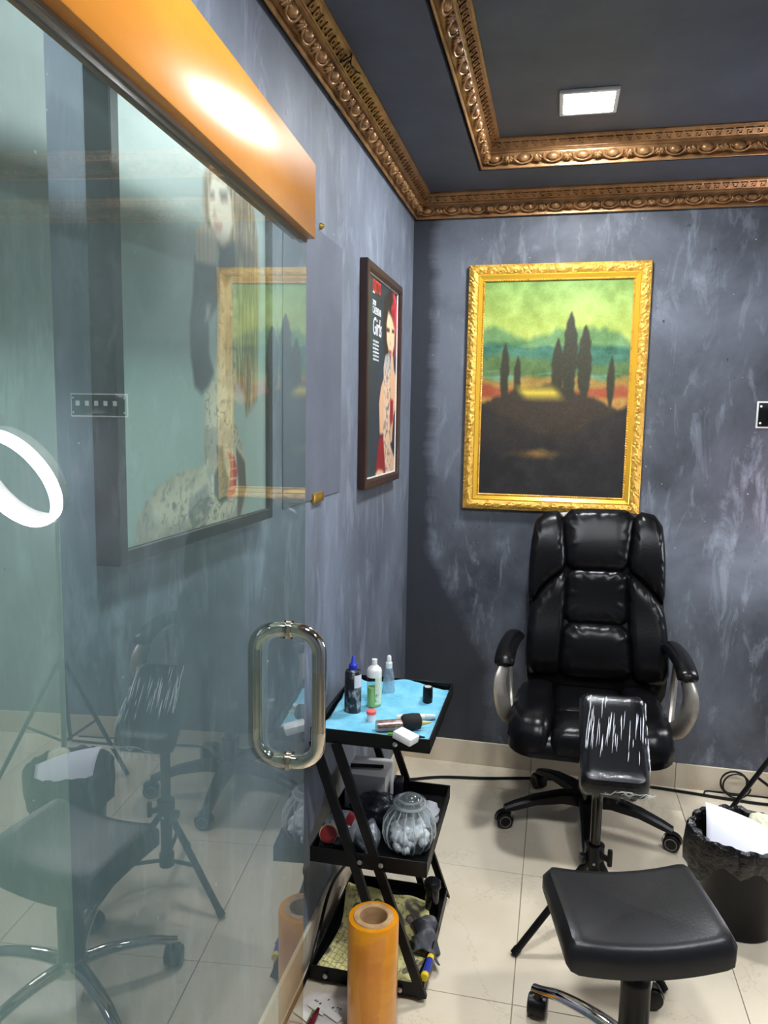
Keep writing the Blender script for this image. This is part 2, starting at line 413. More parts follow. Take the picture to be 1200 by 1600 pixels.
# ceiling: lower border and raised tray
TX0, TX1, TY0, TY1 = -.33, 1.48, -.75, 2.975
b = MB()
for lo, hi in (((XL, YF), (TX0, YB)), ((TX1, YF), (XR, YB)), ((TX0, YF), (TX1, TY0)), ((TX0, TY1), (TX1, YB))):
    b.box(((lo[0]+hi[0])/2, (lo[1]+hi[1])/2, (Z_LOW+Z_TRAY+.01)/2), (hi[0]-lo[0], hi[1]-lo[1], Z_TRAY+.01-Z_LOW))
tag(b.build('ceiling', M_ceil), 'dark painted lower ceiling border around the raised tray', 'ceiling', kind='structure')
tag(sbox('ceiling_tray', (TX0-.02, TY0-.02, Z_TRAY), (TX1+.02, TY1+.02, Z_TRAY+.05), M_ceil), 'dark painted raised tray ceiling holding the light panel', 'ceiling')
# floor: one slab with single tiles laid on it
fl = thing('floor', (0, 1, 0), 'cream polished floor tiles with thin grey joints', 'floor', kind='structure')
MB().box(((XL+XR)/2, (YF+YB)/2, -.03), (XR-XL, YB-YF, .04)).build('grout_bed', M_grout, fl)
tx, ty, ts = -.054, 3.078, .6
tile_cache = {}
for i in range(-2, 5):
    for j in range(-8, 2):
        x0, x1 = max(XL, tx+i*ts), min(XR, tx+(i+1)*ts); y0, y1 = max(YF, ty+j*ts), min(YB, ty+(j+1)*ts)
        if x1-x0 < .02 or y1-y0 < .02: continue
        key = (round(x1-x0, 3), round(y1-y0, 3)); c = Vector(((x0+x1)/2, (y0+y1)/2, 0))
        if key not in tile_cache:
            o = MB().box((c.x, c.y, -.006), (x1-x0-.0022, y1-y0-.0022, .012), bev=.0008, seg=1).build('floor_tile', M_tile, fl)
            o.data.transform(Matrix.Translation(-(c-BASE['floor']))); o.location = c-BASE['floor']; tile_cache[key] = o
        else: copy_part(tile_cache[key], fl, Matrix.Translation(c-BASE['floor']))
# skirting tiles
for nm, axis in (('baseboard_back', 0), ('baseboard_left', 1)):
    sk = thing(nm, (0, YB, 0) if axis == 0 else (XL, 1, 0), 'row of cream skirting tiles along the %s wall' % ('back' if axis == 0 else 'left'), 'baseboard', kind='structure')
    a0, a1 = (XL, XR) if axis == 0 else (YF, YB); off = tx if axis == 0 else ty; first = None
    for i in range(-8, 5):
        p, q = max(a0, off+i*ts), min(a1, off+(i+1)*ts)
        if q-p < .03: continue
        if axis == 0: MB().box(((p+q)/2, YB-.004, .0525), (q-p-.002, .012, .105), bev=.001, seg=1).build('skirting_tile', M_skirt, sk)
        else: MB().box((XL+.004, (p+q)/2, .0525), (.012, q-p-.002, .105), bev=.001, seg=1).build('skirting_tile', M_skirt, sk)

# ---- cornice mouldings with egg-and-dart row and key frieze
PROF = [(.0, .09), (.082, .09), (.082, .083), (.076, .080), (.074, .077), (.050, .057), (.050, .054), (.046, .052), (.044, .047), (.040, .046)]
for k in range(7):
    a = math.radians(k/6*90); PROF.append((.016+.024*math.cos(a), .046-.026*math.sin(a)))
PROF += [(.014, .020), (.016, .010), (.016, .002), (.013, .0), (.010, .002), (.010, .03), (.0, .03)]
def egg_mesh(bm_):
    # raised egg in a U-shaped rim; local x along run, y up the slope, z out
    vs = []; fs = []; nu, nv = 12, 5
    for j in range(nv):
        f = j/(nv-1)*PI/2
        for i in range(nu):
            a = 2*PI*i/nu; vs.append((.0215*math.cos(a)*math.cos(f), .0150*math.sin(a)*math.cos(f)+.003, .0165*math.sin(f)))
    for j in range(nv-1):
        for i in range(nu): fs.append((j*nu+i, j*nu+(i+1) % nu, (j+1)*nu+(i+1) % nu, (j+1)*nu+i))
    bm_.faces(vs, fs)
    pts = [(.0325*math.cos(a), .006+.0215*math.sin(a), .005) for a in [math.radians(180+t) for t in range(-25, 206, 23)]]
    bm_.tube(pts, [.002]+[.0045]*(len(pts)-2)+[.002], 6)
    return bm_
def leaf_mesh(bm_):
    for t, l in ((-48, .021), (-24, .026), (0, .028), (24, .026), (48, .021)):
        a = math.radians(t-90); d = Vector((math.cos(a), math.sin(a), 0)); p = Vector((0, .015, .003))
        bm_.tube([p, p+d*l*.5+Vector((0, 0, .007)), p+d*l*.85+Vector((0, 0, .006)), p+d*l+Vector((0, 0, .001))], [.0025, .0052, .0045, .001], 6)
    return bm_
egg_o = leaf_o = None
def cornice(parent, A, e, L, n, z0, orn=None):
    """A corner start, e along, n into the room; profile mitred 45 degrees at both ends"""
    global egg_o, leaf_o
    A = Vector((A[0], A[1], z0)); e = Vector(e); n = Vector(n); up = Vector((0, 0, 1)); np_ = len(PROF)
    vs = [A+e*d+n*d+up*z for d, z in PROF]+[A+e*(L-d)+n*d+up*z for d, z in PROF]
    MB().faces(vs, [(i, (i+1) % np_, np_+(i+1) % np_, np_+i) for i in range(np_)]).build('moulding', M_gold, parent, ang=25)
    if not orn: return
    o0, o1 = orn; B = BASE[parent.name]
    nrm = (n*.72-up*.69).normalized(); ys = nrm.cross(e); ys = ys if ys.z > 0 else -ys
    xs = ys.cross(nrm); pitch = .1045; cen = n*.0325+up*.0285
    k = 0; t = max(.06, o0)
    while t < min(L-.06, o1):
        for which, tt in (('egg', t), ('leaf', t+pitch/2)):
            M = frame_M(A+e*tt+cen-B, xs, ys, nrm)
            src = egg_o if which == 'egg' else leaf_o
            if src is None:
                src = (egg_mesh if which == 'egg' else leaf_mesh)(MB())
                bmesh.ops.recalc_face_normals(src.bm, faces=src.bm.faces)
                me = bpy.data.meshes.new('egg_ornament' if which == 'egg' else 'leaf_ornament'); src.bm.to_mesh(me); src.bm.free()
                me.materials.append(M_gold); me.shade_smooth(); ob = bpy.data.objects.new(me.name, me); COL.objects.link(ob); ob.parent = parent; ob.matrix_local = M
                if which == 'egg': egg_o = ob
                else: leaf_o = ob
            elif tt < L-.05: copy_part(src, parent, M)
        t += pitch
    # key frieze: raised meander pieces on the sloping band
    b = MB(); fn = (n*.64-up*.77).normalized(); fy = fn.cross(e); fy = fy if fy.z > 0 else -fy
    t = max(.06, o0); c0 = n*.062+up*.067
    while t < min(L-.07, o1):
        for (x0, x1, y0, y1) in ((0, .025, .0068, .0108), (.0205, .025, -.0108, .0108), (.007, .025, -.0108, -.0068), (.007, .0115, -.0108, .002)):
            M = frame_M(A+e*t+c0, e, fy, e.cross(fy))
            s_ = 1 if e.cross(fy).dot(fn) > 0 else -1
            b.box(((x0+x1)/2, (y0+y1)/2, s_*.0015), (x1-x0, y1-y0, .0065), M)
        t += .0325
    tag(b.build('key_frieze', M_gold, parent, flat=True), kind='stuff')
t1 = thing('trim_1', (XL, YB, Z_CORN), 'bronze gold egg-and-dart cornice where walls meet the lower ceiling', 'cornice', kind='structure')
cornice(t1, (XL, YB), (1, 0, 0), XR-XL, (0, -1, 0), Z_CORN, (0, 9))
cornice(t1, (XL, YB), (0, -1, 0), YB-YF, (1, 0, 0), Z_CORN, (0, YB-.3))
cornice(t1, (XR, YB), (0, -1, 0), YB-YF, (-1, 0, 0), Z_CORN)
cornice(t1, (XL, YF), (1, 0, 0), XR-XL, (0, 1, 0), Z_CORN)
t2 = thing('trim_2', (TX0, TY1, Z_LOW), 'bronze gold egg-and-dart cornice framing the raised ceiling tray', 'cornice', kind='structure')
cornice(t2, (TX0, TY1), (1, 0, 0), TX1-TX0, (0, -1, 0), Z_LOW-.001, (0, 9))
cornice(t2, (TX0, TY1), (0, -1, 0), TY1-TY0, (1, 0, 0), Z_LOW-.001, (0, TY1-.6))
cornice(t2, (TX1, TY1), (0, -1, 0), TY1-TY0, (-1, 0, 0), Z_LOW-.001)
cornice(t2, (TX0, TY0), (1, 0, 0), TX1-TX0, (0, 1, 0), Z_LOW-.001)
# loose black wire on the left cornice
wp = [onx(552, 72, XL+.075), onx(549, 86, XL+.08), onx(540, 93, XL+.075), onx(532, 97, XL+.07)]
wq = [onx(550, 86, XL+.08), onx(548, 99, XL+.082), onx(553, 110, XL+.08), onx(563, 115, XL+.075)]
tag(MB().tube(spline(wp), .0022, 6).tube(spline(wq), .0016, 6).build('loose_wire', M_blackpl), 'short loose black wire end hanging on the left cornice', 'wire')

# ---- ceiling LED panels (square, recessed trim)
M_led = mat('lit diffuser', (246, 250, 255), .5, emit=PANEL_L)
for i, (lx, ly, lab) in enumerate(((.05, 2.62, 'square white LED panel lit in the tray ceiling above the office chair'),
                                  (.05, .95, 'square white LED panel lit in the tray ceiling beside the glass door'),
                                  (1.08, .95, 'square white LED panel lit in the tray ceiling nearest the right wall and viewer'))):
    t = thing('ceiling_light', (lx, ly, Z_TRAY), lab, 'ceiling light', 'square LED panels in the tray ceiling')
    b = MB()
    for dx, dy, sx, sy in ((0, .083, .18, .014), (0, -.083, .18, .014), (.083, 0, .014, .152), (-.083, 0, .014, .152)):
        b.box((lx+dx, ly+dy, Z_TRAY-.006), (sx, sy, .012), bev=.002, seg=1)
    b.build('frame', M_white, t)
    MB().box((lx, ly, Z_TRAY-.004), (.152, .152, .006)).build('diffuser', M_led, t)

# ---- left wall pilaster seen through the glass, ghost board, brass plate
yp = onx(95, 800, XL+.035).y
tag(sbox('trim_3', (XL, YF, 0), (XL+.035, yp, 2.36), M_pil, bev=.004), 'pale grey plaster pilaster on the left wall behind the glass', 'pilaster')
gb = onx(533, 768, XL+.006); gt = onx(536, 388, XL+.006)
tag(MB().box((XL+.0015, (1.70+gb.y)/2, (gb.z+gt.z)/2), (.003, gb.y-1.70, gt.z-gb.z), bev=.001, seg=1).build('wall_board', mat('flat grey paint', (88, 93, 106), .6, noise=(4, (102, 108, 122), .4, .7))),
    'plain grey painted board on the wall between the two posters', 'board')
pb = onx(498, 777, XL+.008)
b = MB().box((pb.x-.002, pb.y, pb.z), (.008, .085, .026), bev=.002)
tag(b.build('brass_plate', M_brass), 'small brass plate under the plain grey wall board', 'plate')
pc = onx(505, 353, XL+.008)
tag(MB().lathe([(.008, 0), (.009, .003), (.005, .009), (.002, .012), (0, .012)], 10, axis_M(pc-Vector((.008, 0, 0)), (1, 0, 0))).build('wall_hook', M_brass), 'tiny brass hook on the wall beside the wooden door rail', 'hook')

# ================================================================== GLASS DOOR
th = -.058; GA = Vector((-.48, 1.6, 0)); GD = Vector((math.sin(th), math.cos(th), 0)); GN = Vector((math.cos(th), -math.sin(th), 0))
def ong(px, py, off=0): return onp(px, py, GA+GN*off, GN)
def gp(s, off, z): return GA+GD*s+GN*off+Vector((0, 0, z))      # s metres along the pane from GA
s_edge = (ong(473, 800)-GA).dot(GD); s_hinge = (ong(11, 1590)-GA).dot(GD)
z_rail0 = 1.848; z_rail1 = 1.978
def gbox(b, s0, s1, o0, o1, z0, z1, bev=.0):
    M = frame_M(gp((s0+s1)/2, (o0+o1)/2, (z0+z1)/2), GD, Vector((0, 0, 1)), GD.cross(Vector((0, 0, 1))))
    return b.box((0, 0, 0), (s1-s0, z1-z0, abs(o1-o0)), M, bev=bev)
M_glass = clear_mat('green tinted door glass', (238, 247, 244), 2.7, .0, (.018, .065), (180, 202, 196))
door = thing('door_1', gp(s_hinge, 0, 0), 'frameless green tinted glass door with wooden top rail, swung open', 'door', kind='structure')
gbox(MB(), s_hinge-.06, s_edge, -.005, .005, .012, z_rail0+.03).build('glass_pane', M_glass, door)
rail = gbox(MB(), s_hinge-.08, s_edge, -.022, .022, z_rail0, z_rail1, .002).build('top_rail', M_wood, door)
tag(rail, 'varnished orange wood rail')
gbox(MB(), s_hinge-.08, s_edge-.002, -.0075, .0075, z_rail0-.006, z_rail0+.01).build('channel', mat('dull channel', (120, 112, 100), .4, .6), rail)
gbox(MB(), s_hinge-.09, s_hinge-.012, -.012, .012, .0, 1.0, .004).build('hinge_stile', M_blackmetal, door)
s_h = (ong(448, 1085)-GA).dot(GD); zt = ong(449, 983).z; zb = ong(447, 1190).z
hd = None
for sg in (1, -1):
    o_ = .06*sg; r_ = .04
    pts = [gp(s_h, .005*sg, zt)]
    for k in range(7): a = math.radians(90*k/6); pts.append(gp(s_h, o_-sg*r_+sg*r_*math.sin(a), zt-r_+r_*math.cos(a)))
    z1h = zt-.075; z0h = zb+.062
    top = pts+[gp(s_h, o_, z1h)]
    bot = [gp(s_h, o_, z0h)]
    for k in range(7): a = math.radians(90*k/6); bot.append(gp(s_h, o_-sg*r_+sg*r_*math.cos(a), zb+r_-r_*math.sin(a)))
    bot.append(gp(s_h, .005*sg, zb))
    h = MB().tube([gp(s_h, o_, z1h), gp(s_h, o_, z0h)], .0128, 18).build('handle', M_handle, door)
    MB().tube(top, .0132, 18).build('bend', M_handle2, h); MB().tube(bot, .0132, 18).build('bend', M_handle2, h)
    for zz in (zt, zb): MB().tube([gp(s_h, .004*sg, zz), gp(s_h, .010*sg, zz)], .0165, 18).build('washer', M_handle, h)

# ================================================================== PICTURES
def picture_frame(name, parent, P0, e, up, n, W, H, prof, m, seg=1, carve=None):
    """closed rectangular moulding; prof list of (inset, height); P0 lower-left corner on the wall"""
    b = MB(); rings = []
    per = [(0, 0, 1, 1), (W, 0, -1, 1), (W, H, -1, -1), (0, H, 1, -1)]
    vs = []; npf = len(prof); cnt = 0; ring = []
    for s_ in range(4):
        (x0, y0, a0, c0), (x1, y1, a1, c1) = per[s_], per[(s_+1) % 4]
        L = abs(x1-x0)+abs(y1-y0); n_ = max(1, int(L/seg)) if seg != 1 else 1
        for k in range(n_):
            t = k/n_
            for q, (ins, h) in enumerate(prof):
                xa, ya = x0+a0*ins, y0+c0*ins; xb, yb = x1+a1*ins, y1+c1*ins
                hh = h+(carve(s_*9.7+t*L, ins, q) if carve else 0)
                vs.append(P0+e*(xa+(xb-xa)*t)+up*(ya+(yb-ya)*t)+n*hh)
            cnt += 1
    fs = []
    for k in range(cnt):
        for q in range(npf-1):
            a = k*npf+q; c = ((k+1) % cnt)*npf+q; fs.append((a, c, c+1, a+1))
    b.faces(vs, fs); return b.build(name, m, parent, ang=30)
UPZ = Vector((0, 0, 1)); EX = Vector((1, 0, 0)); EY = Vector((0, 1, 0))

# --- large gilt picture on the back wall (plain landscape stand-in in the same colours)
pl, pr_, pz0, pz1 = -.389, .337, 1.155, 2.171
pic = thing('gilt_picture', ((pl+pr_)/2, YB, pz0), 'large green and brown landscape painting in a carved gold frame above the chair', 'picture')
P0 = Vector((pl, YB, pz0)); W = pr_-pl; H = pz1-pz0; NB = Vector((0, -1, 0))
def carve(t, ins, q):
    if not 2 <= q <= 9: return 0
    v = math.sin(t*230+math.sin(ins*300)*2)*math.sin(ins*420+math.sin(t*97)*1.7)+.6*math.sin(t*410+ins*500)
    return .004*v
prof = [(0, 0), (0, .022), (.004, .026)]+[(.006+.032*k/6, .026+.008*math.sin(PI*k/6)) for k in range(7)]+[(.040, .024)]
picture_frame('carved_frame', pic, P0, EX, UPZ, NB, W, H, prof, M_frame_gold, seg=.0075, carve=carve)
picture_frame('gold_band', pic, P0, EX, UPZ, NB, W, H, [(.040, .010), (.040, .025), (.044, .027), (.060, .017), (.061, .010)], M_gold_smooth)
picture_frame('bead_slip', pic, P0, EX, UPZ, NB, W, H, [(.060, .008), (.060, .019), (.0635, .0215), (.067, .019), (.068, .008)], M_frame_gold, seg=.006, carve=lambda t, i, q: .0016*math.sin(t*520) if q in (1, 2, 3) else 0)
def paint_landscape(U, V):
    img = np.zeros(U.shape+(3,)); n1 = fbm(U, V*1.4, 5, 3); n2 = fbm(U, V*1.4, 14, 9); n3 = fbm(U*.6, V*6, 9, 21)
    t = np.clip((V-.62)/.38, 0, 1)[..., None]
    img[:] = np.array((196, 198, 92))*(1-t)+np.array((112, 146, 66))*t
    img += ((n1-.5)*46)[..., None]
    def ridge(h, col, soft=.012): over(img, np.clip(.5+(h-V)/soft, 0, 1), col)
    ridge(.76+.10*(fbm(U, U*0, 7, 5)-.5)+.03*np.cos(U*9), (92, 128, 74), .03)
    ridge(.70+.09*(fbm(U, U*0, 6, 15)-.5), (52, 100, 78), .02)
    img += ((n3-.5)*40)[..., None]*(V < .72)[..., None]
    ridge(.63+.07*(fbm(U, U*0, 5, 25)-.5)+.02*np.sin(U*6), (78, 104, 56), .02)
    over(img, np.clip(.5+(.575+.012*np.sin(U*17)-V)/.012, 0, 1)*np.clip((n3-.35)*4, 0, 1), (96, 140, 112))
    ridge(.55+.05*(fbm(U, U*0, 6, 35)-.5), (148, 118, 52), .02)
    ridge(.50+.05*(fbm(U, U*0, 5, 45)-.5)+.04*(U-.5)**2, (150, 74, 40), .02)
    ridge(.465+.03*(fbm(U, U*0, 6, 55)-.5), (170, 128, 62), .02)
    img += ((n2-.5)*50)[..., None]
    # dark wooded slopes in the foreground
    ridge(.42+.10*np.sin(U*3.3+.2)+.05*(fbm(U, U*0, 11, 65)-.5), (52, 42, 28), .02)
    ridge(.36+.08*np.sin(U*5+2.2)+.04*(fbm(U, U*0, 8, 85)-.5), (38, 33, 27), .03)
    ridge(.22+.10*(fbm(U, U*0, 4, 75)-.5), (31, 28, 27), .06)
    dark = np.clip((.5-V)*3, 0, 1); img += ((n2-.55)*34*dark)[..., None]
    # slender dark trees of unlike height, and a sunlit field
    for cx, top, bot, wd, sd in ((.16, .72, .44, .035, 3), (.25, .66, .44, .03, 4), (.60, .86, .46, .055, 5), (.70, .80, .46, .05, 6), (.52, .74, .46, .045, 7), (.88, .66, .42, .03, 8)):
        f = np.clip((V-bot)/(top-bot), 0, 1); hw = wd*np.sin(PI*np.clip(f*.92+.08, 0, 1))**.6*(.75+.6*fbm(U, V*1.4, 22, sd))
        over(img, np.clip((hw-np.abs(U-cx))/.012, 0, 1)*(V > bot)*(V < top), (46, 44, 24))
    c = .44-.25*(V-.45)*4; over(img, np.clip((.16-np.abs(U-c))/.06, 0, 1)*np.clip((V-.44)*22, 0, 1)*np.clip((.53-V)*22, 0, 1), (206, 182, 58))
    over(img, np.clip(1-np.hypot((U-.40)/.24, (V-.20)/.03)+.8*(n2-.5), 0, 1)*.8, (140, 104, 44))
    return img+((np.random.rand(*U.shape)-.5)*14)[..., None]
print_sheet('canvas', lambda u, v: P0+EX*(.064+(W-.128)*u)+UPZ*(.064+(H-.128)*v)+NB*.0125, 150, 210, paint_landscape, print_mat('canvas print', .55), pic)

# --- portrait poster behind the glass (left wall)
XP = XL+.036
q0 = onx(190, 872, XP); q1 = onx(424, 796, XP)
wy0, wy1, wz0, wz1 = q0.y-.006, q1.y+.004, q0.z-.012, onx(424, 215, XP).z
wp_ = thing('portrait_poster', (XL, (wy0+wy1)/2, wz0), 'grey poster of a tattooed long-haired woman, black frame, behind the glass door', 'poster')
P1 = Vector((XL, wy0, wz0)); W1 = wy1-wy0; H1 = wz1-wz0; NL = Vector((1, 0, 0))
picture_frame('frame', wp_, P1, EY, UPZ, NL, W1, H1, [(0, .0), (0, .036), (.002, .038), (.020, .038), (.022, .036), (.022, .028)], M_blackframe)
def crop_uv(P, Wd, Hd, ins, x, ox, oy, sc):
    def f(poly):
        out = []
        for a, c in poly:
            q = onx(ox+a/sc, oy+c/sc, x); out.append(((q.y-P.y-ins)/(Wd-2*ins), (q.z-P.z-ins)/(Hd-2*ins)))
        return out
    return f
def paint_portrait(U, V):
    uv = crop_uv(P1, W1, H1, .022, XP-.006, 160, 240, 2.4245); S = .012
    img = np.zeros(U.shape+(3,)); t = np.clip(V, 0, 1)[..., None]
    img[:] = np.array((146, 160, 152))*(1-t)+np.array((172, 180, 180))*t
    img -= (26*np.exp(-((U-.2)/.6)**2-((V-.5)/.2)**2))[..., None]
    n = fbm(U, V*2, 18, 3); n2 = fbm(U*2, V*2, 30, 8); st = fbm(U*9, V*.8, 14, 5)
    hair = uv([(400, 40), (470, 50), (540, 110), (570, 200), (588, 330), (592, 500), (588, 700), (585, 930), (545, 990), (535, 900), (505, 850), (497, 700), (505, 500), (480, 380), (440, 360), (400, 300), (383, 200), (383, 100)])
    over(img, poly_mask(U, V, hair, .03), (120, 96, 66))
    mh = poly_mask(U, V, hair, .02); over(img, mh*np.clip((st-.46)*4, 0, 1)*.8, (196, 170, 122)); over(img, mh*np.clip((.42-st)*5, 0, 1)*.7, (78, 62, 48))
    torso = uv([(470, 420), (515, 560), (505, 850), (500, 1000), (540, 1150), (548, 1250), (530, 1395), (425, 1420), (410, 1200), (385, 1190), (388, 900), (425, 850), (440, 650)])
    over(img, poly_mask(U, V, torso, S), (206, 190, 162))
    hip = uv([(390, 1185), (300, 1205), (220, 1255), (160, 1325), (130, 1400), (118, 1495), (300, 1462), (530, 1395), (500, 1300), (425, 1300)])
    over(img, poly_mask(U, V, hip, S), (198, 184, 160))
    body = np.maximum(poly_mask(U, V, torso, S), poly_mask(U, V, hip, S))
    line = np.abs(fbm(U, V*1.5, 24, 31, 2)-.5); over(img, body*np.clip((.028-line)*45, 0, 1)*np.clip((fbm(U, V*1.5, 7, 41)-.42)*7, 0, 1)*.75, (84, 80, 78))
    over(img, body*np.clip((n2-.58)*8, 0, 1)*.55, (96, 94, 92)); over(img, body*np.clip((fbm(U, V*1.6, 9, 77)-.52)*6, 0, 1)*.45, (112, 106, 100))
    edge = body*(1-np.clip(np.minimum.reduce([poly_mask(U, V, torso, .10)+poly_mask(U, V, hip, .10)]), 0, 1)); over(img, edge*.6, (120, 104, 88))
    over(img, poly_mask(U, V, uv([(432, 1108), (456, 1110), (462, 1180), (478, 1230), (472, 1310), (447, 1326), (424, 1292), (424, 1220), (440, 1180)]), S), (46, 72, 62))
    red = poly_mask(U, V, uv([(474, 1130), (500, 1150), (513, 1200), (501, 1290), (474, 1310), (481, 1240), (486, 1180)]), S)
    over(img, red, (186, 56, 52)); over(img, red*(np.sin(V*260) > .75), (226, 150, 140))
    over(img, poly_mask(U, V, uv([(505, 1110), (540, 1170), (545, 1260), (520, 1390), (510, 1380), (515, 1250)]), S), (84, 72, 66))
    over(img, poly_mask(U, V, uv([(330, 1310), (400, 1250), (415, 1330), (390, 1390), (345, 1420), (325, 1380)]), S)*.6*np.clip(n*1.6, 0, 1), (78, 82, 86))
    over(img, poly_mask(U, V, uv([(445, 355), (500, 340), (505, 420), (470, 500), (438, 460)]), .02), (34, 36, 38))
    over(img, poly_mask(U, V, uv([(350, 395), (420, 420), (447, 450), (440, 560), (402, 640), (404, 760), (422, 830), (402, 880), (376, 908), (350, 880), (335, 760), (332, 640), (343, 540)]), .02), (40, 42, 44))
    over(img, poly_mask(U, V, uv([(395, 570), (410, 575), (405, 620), (390, 640)]), .02), (170, 150, 126))
    over(img, poly_mask(U, V, uv([(350, 290), (385, 258), (425, 300), (437, 370), (420, 420), (355, 410)]), .015), (190, 170, 146))
    hm = poly_mask(U, V, uv([(350, 290), (385, 258), (425, 300), (437, 370), (420, 420), (355, 410)]), .015)
    over(img, hm*(np.sin(U*210) > .7)*.35, (110, 92, 78))
    over(img, poly_mask(U, V, uv([(415, 85), (468, 108), (490, 180), (494, 270), (480, 330), (460, 352), (436, 332), (420, 285), (404, 240), (402, 150)]), .02), (222, 204, 184))
    over(img, poly_mask(U, V, uv([(446, 150), (470, 152), (472, 172), (452, 174)]), .03), (60, 48, 44))
    over(img, poly_mask(U, V, uv([(409, 150), (422, 150), (422, 166), (409, 166)]), .025), (90, 74, 66))
    over(img, poly_mask(U, V, uv([(426, 266), (452, 272), (446, 290), (430, 286)]), .03), (176, 104, 96))
    over(img, poly_mask(U, V, uv([(424, 200), (434, 240), (424, 248), (418, 238)]), .015)*.5, (150, 124, 106))
    return img+((np.random.rand(*U.shape)-.5)*6)[..., None]
print_sheet('print', lambda u, v: P1+EY*(.022+(W1-.044)*u)+UPZ*(.022+(H1-.044)*v)+NL*.030, 190, 300, paint_portrait, print_mat('poster print', .4), wp_)

# --- calendar poster (left wall, near the corner)
XC = XL+.026
c0 = onx(571.5, 768, XC); c1 = onx(630, 447, XC); c2 = onx(622.5, 746, XC); c3 = onx(574, 404, XC)
cy0, cy1 = (c0.y+c3.y)/2, (c1.y+c2.y)/2; cz0, cz1 = (c0.z+c2.z)/2, (c1.z+c3.z)/2
cp = thing('calendar_poster', (XL, (cy0+cy1)/2, cz0), 'dark calendar poster of a red-haired tattooed woman in a brown wooden frame', 'poster')
P2 = Vector((XL, cy0, cz0)); W2 = cy1-cy0; H2 = cz1-cz0
picture_frame('frame', cp, P2, EY, UPZ, NL, W2, H2, [(0, 0), (0, .024), (.003, .027), (.022, .027), (.030, .022), (.030, .012)], M_wood_dark)
picture_frame('inner_slip', cp, P2, EY, UPZ, NL, W2, H2, [(.030, .010), (.030, .016), (.0335, .016), (.034, .012)], M_white)
def paint_calendar(U, V):
    uv = crop_uv(P2, W2, H2, .033, XL+.013, 540, 380, 4.0); S = .02
    img = np.zeros(U.shape+(3,)); t = U[..., None]
    img[:] = np.array((44, 54, 56))*(1-t)+np.array((26, 40, 60))*t
    img *= (.75+.5*fbm(U, V, 3, 4))[..., None]
    over(img, poly_mask(U, V, uv([(243, 345), (275, 300), (315, 300), (332, 420), (330, 620), (312, 640), (300, 520), (272, 420), (258, 520), (266, 690), (243, 720), (235, 520)]), .04), (38, 26, 24))
    rh = poly_mask(U, V, uv([(290, 285), (312, 330), (328, 420), (330, 640), (318, 715), (303, 715), (312, 600), (300, 500), (284, 420), (300, 360)]), .04)
    over(img, rh, (150, 28, 40)); over(img, rh*np.clip((fbm(U*4, V*2, 12, 8)-.5)*6, 0, 1), (222, 60, 70))
    over(img, poly_mask(U, V, uv([(268, 425), (290, 465), (308, 540), (305, 640), (292, 705), (274, 695), (258, 610), (257, 500)]), .03), (226, 190, 150))
    for q, c in (([(258, 528), (276, 535), (276, 556), (258, 552)], (46, 34, 34)), ([(290, 540), (306, 546), (306, 562), (290, 560)], (46, 34, 34)), ([(272, 668), (288, 676), (286, 692), (274, 688)], (150, 26, 36)), ([(278, 600), (286, 640), (276, 640)], (180, 138, 104))):
        over(img, poly_mask(U, V, uv(q), .015), c)
    over(img, poly_mask(U, V, uv([(284, 700), (298, 700), (302, 790), (316, 830), (316, 960), (300, 1150), (290, 1240), (278, 1250), (280, 900)]), .02), (208, 164, 128))
    over(img, poly_mask(U, V, uv([(240, 840), (252, 860), (240, 1190), (214, 1195), (210, 1000), (222, 900)]), .02), (210, 166, 128))
    over(img, poly_mask(U, V, uv([(280, 970), (298, 985), (297, 1100), (283, 1150), (278, 1100)]), .02), (150, 22, 34))
    over(img, poly_mask(U, V, uv([(300, 1080), (318, 1000), (320, 1300), (296, 1330), (292, 1200)]), .02), (24, 20, 24))
    over(img, poly_mask(U, V, uv([(210, 1210), (240, 1200), (246, 1300), (262, 1460), (188, 1460), (194, 1360)]), .02), (134, 26, 32))
    over(img, poly_mask(U, V, uv([(188, 1440), (205, 1412), (235, 1420), (243, 1480), (188, 1485)]), .02), (220, 182, 146))
    over(img, poly_mask(U, V, uv([(278, 1250), (300, 1330), (318, 1320), (318, 1480), (262, 1480)]), .02), (206, 164, 128))
    arm = poly_mask(U, V, uv([(250, 705), (272, 690), (284, 760), (280, 900), (276, 1200), (290, 1460), (250, 1460), (236, 1200), (240, 900), (238, 780)]), .02)
    over(img, arm, (214, 178, 146)); over(img, arm*np.clip((fbm(U*2, V*3, 16, 12)-.50)*6, 0, 1)*.85, (88, 100, 112))
    over(img, arm*np.clip((.6-np.abs(V-.62)*5), 0, 1), (150, 160, 168))
    return img
print_sheet('print', lambda u, v: P2+EY*(.033+(W2-.066)*u)+UPZ*(.033+(H2-.066)*v)+NL*.0125, 130, 200, paint_calendar, print_mat('poster print', .4), cp)
M_red = mat('red ink', (232, 62, 48), .5); M_wink = mat('white ink', (232, 234, 234), .5)
def cal_text(txt, px, py, size, m, sx=1.0, shear=0, name='lettering'):
    q = onx(px, py, XL+.0132); text_mesh(name, txt, size, frame_M(Vector((XL+.0132, q.y, q.z)), EY, UPZ, NL), m, cp, sx=sx, shear=shear)
cal_text('CUTTO', 582.3, 453, .056, M_red, .62); cal_text('tattoo', 582.5, 456.5, .012, M_wink)
cal_text('2020', 582.3, 475, .024, M_wink); cal_text('CALENDAR', 582.0, 488, .034, M_wink, .72); cal_text('Girls', 582.0, 521, .084, M_wink, .80, .2)
for i in range(6): cal_text('calendar girls tattoo art'[i:i+20], 582.8, 533+i*5.8, .0115, M_wink, .95, 0, 'small_print')

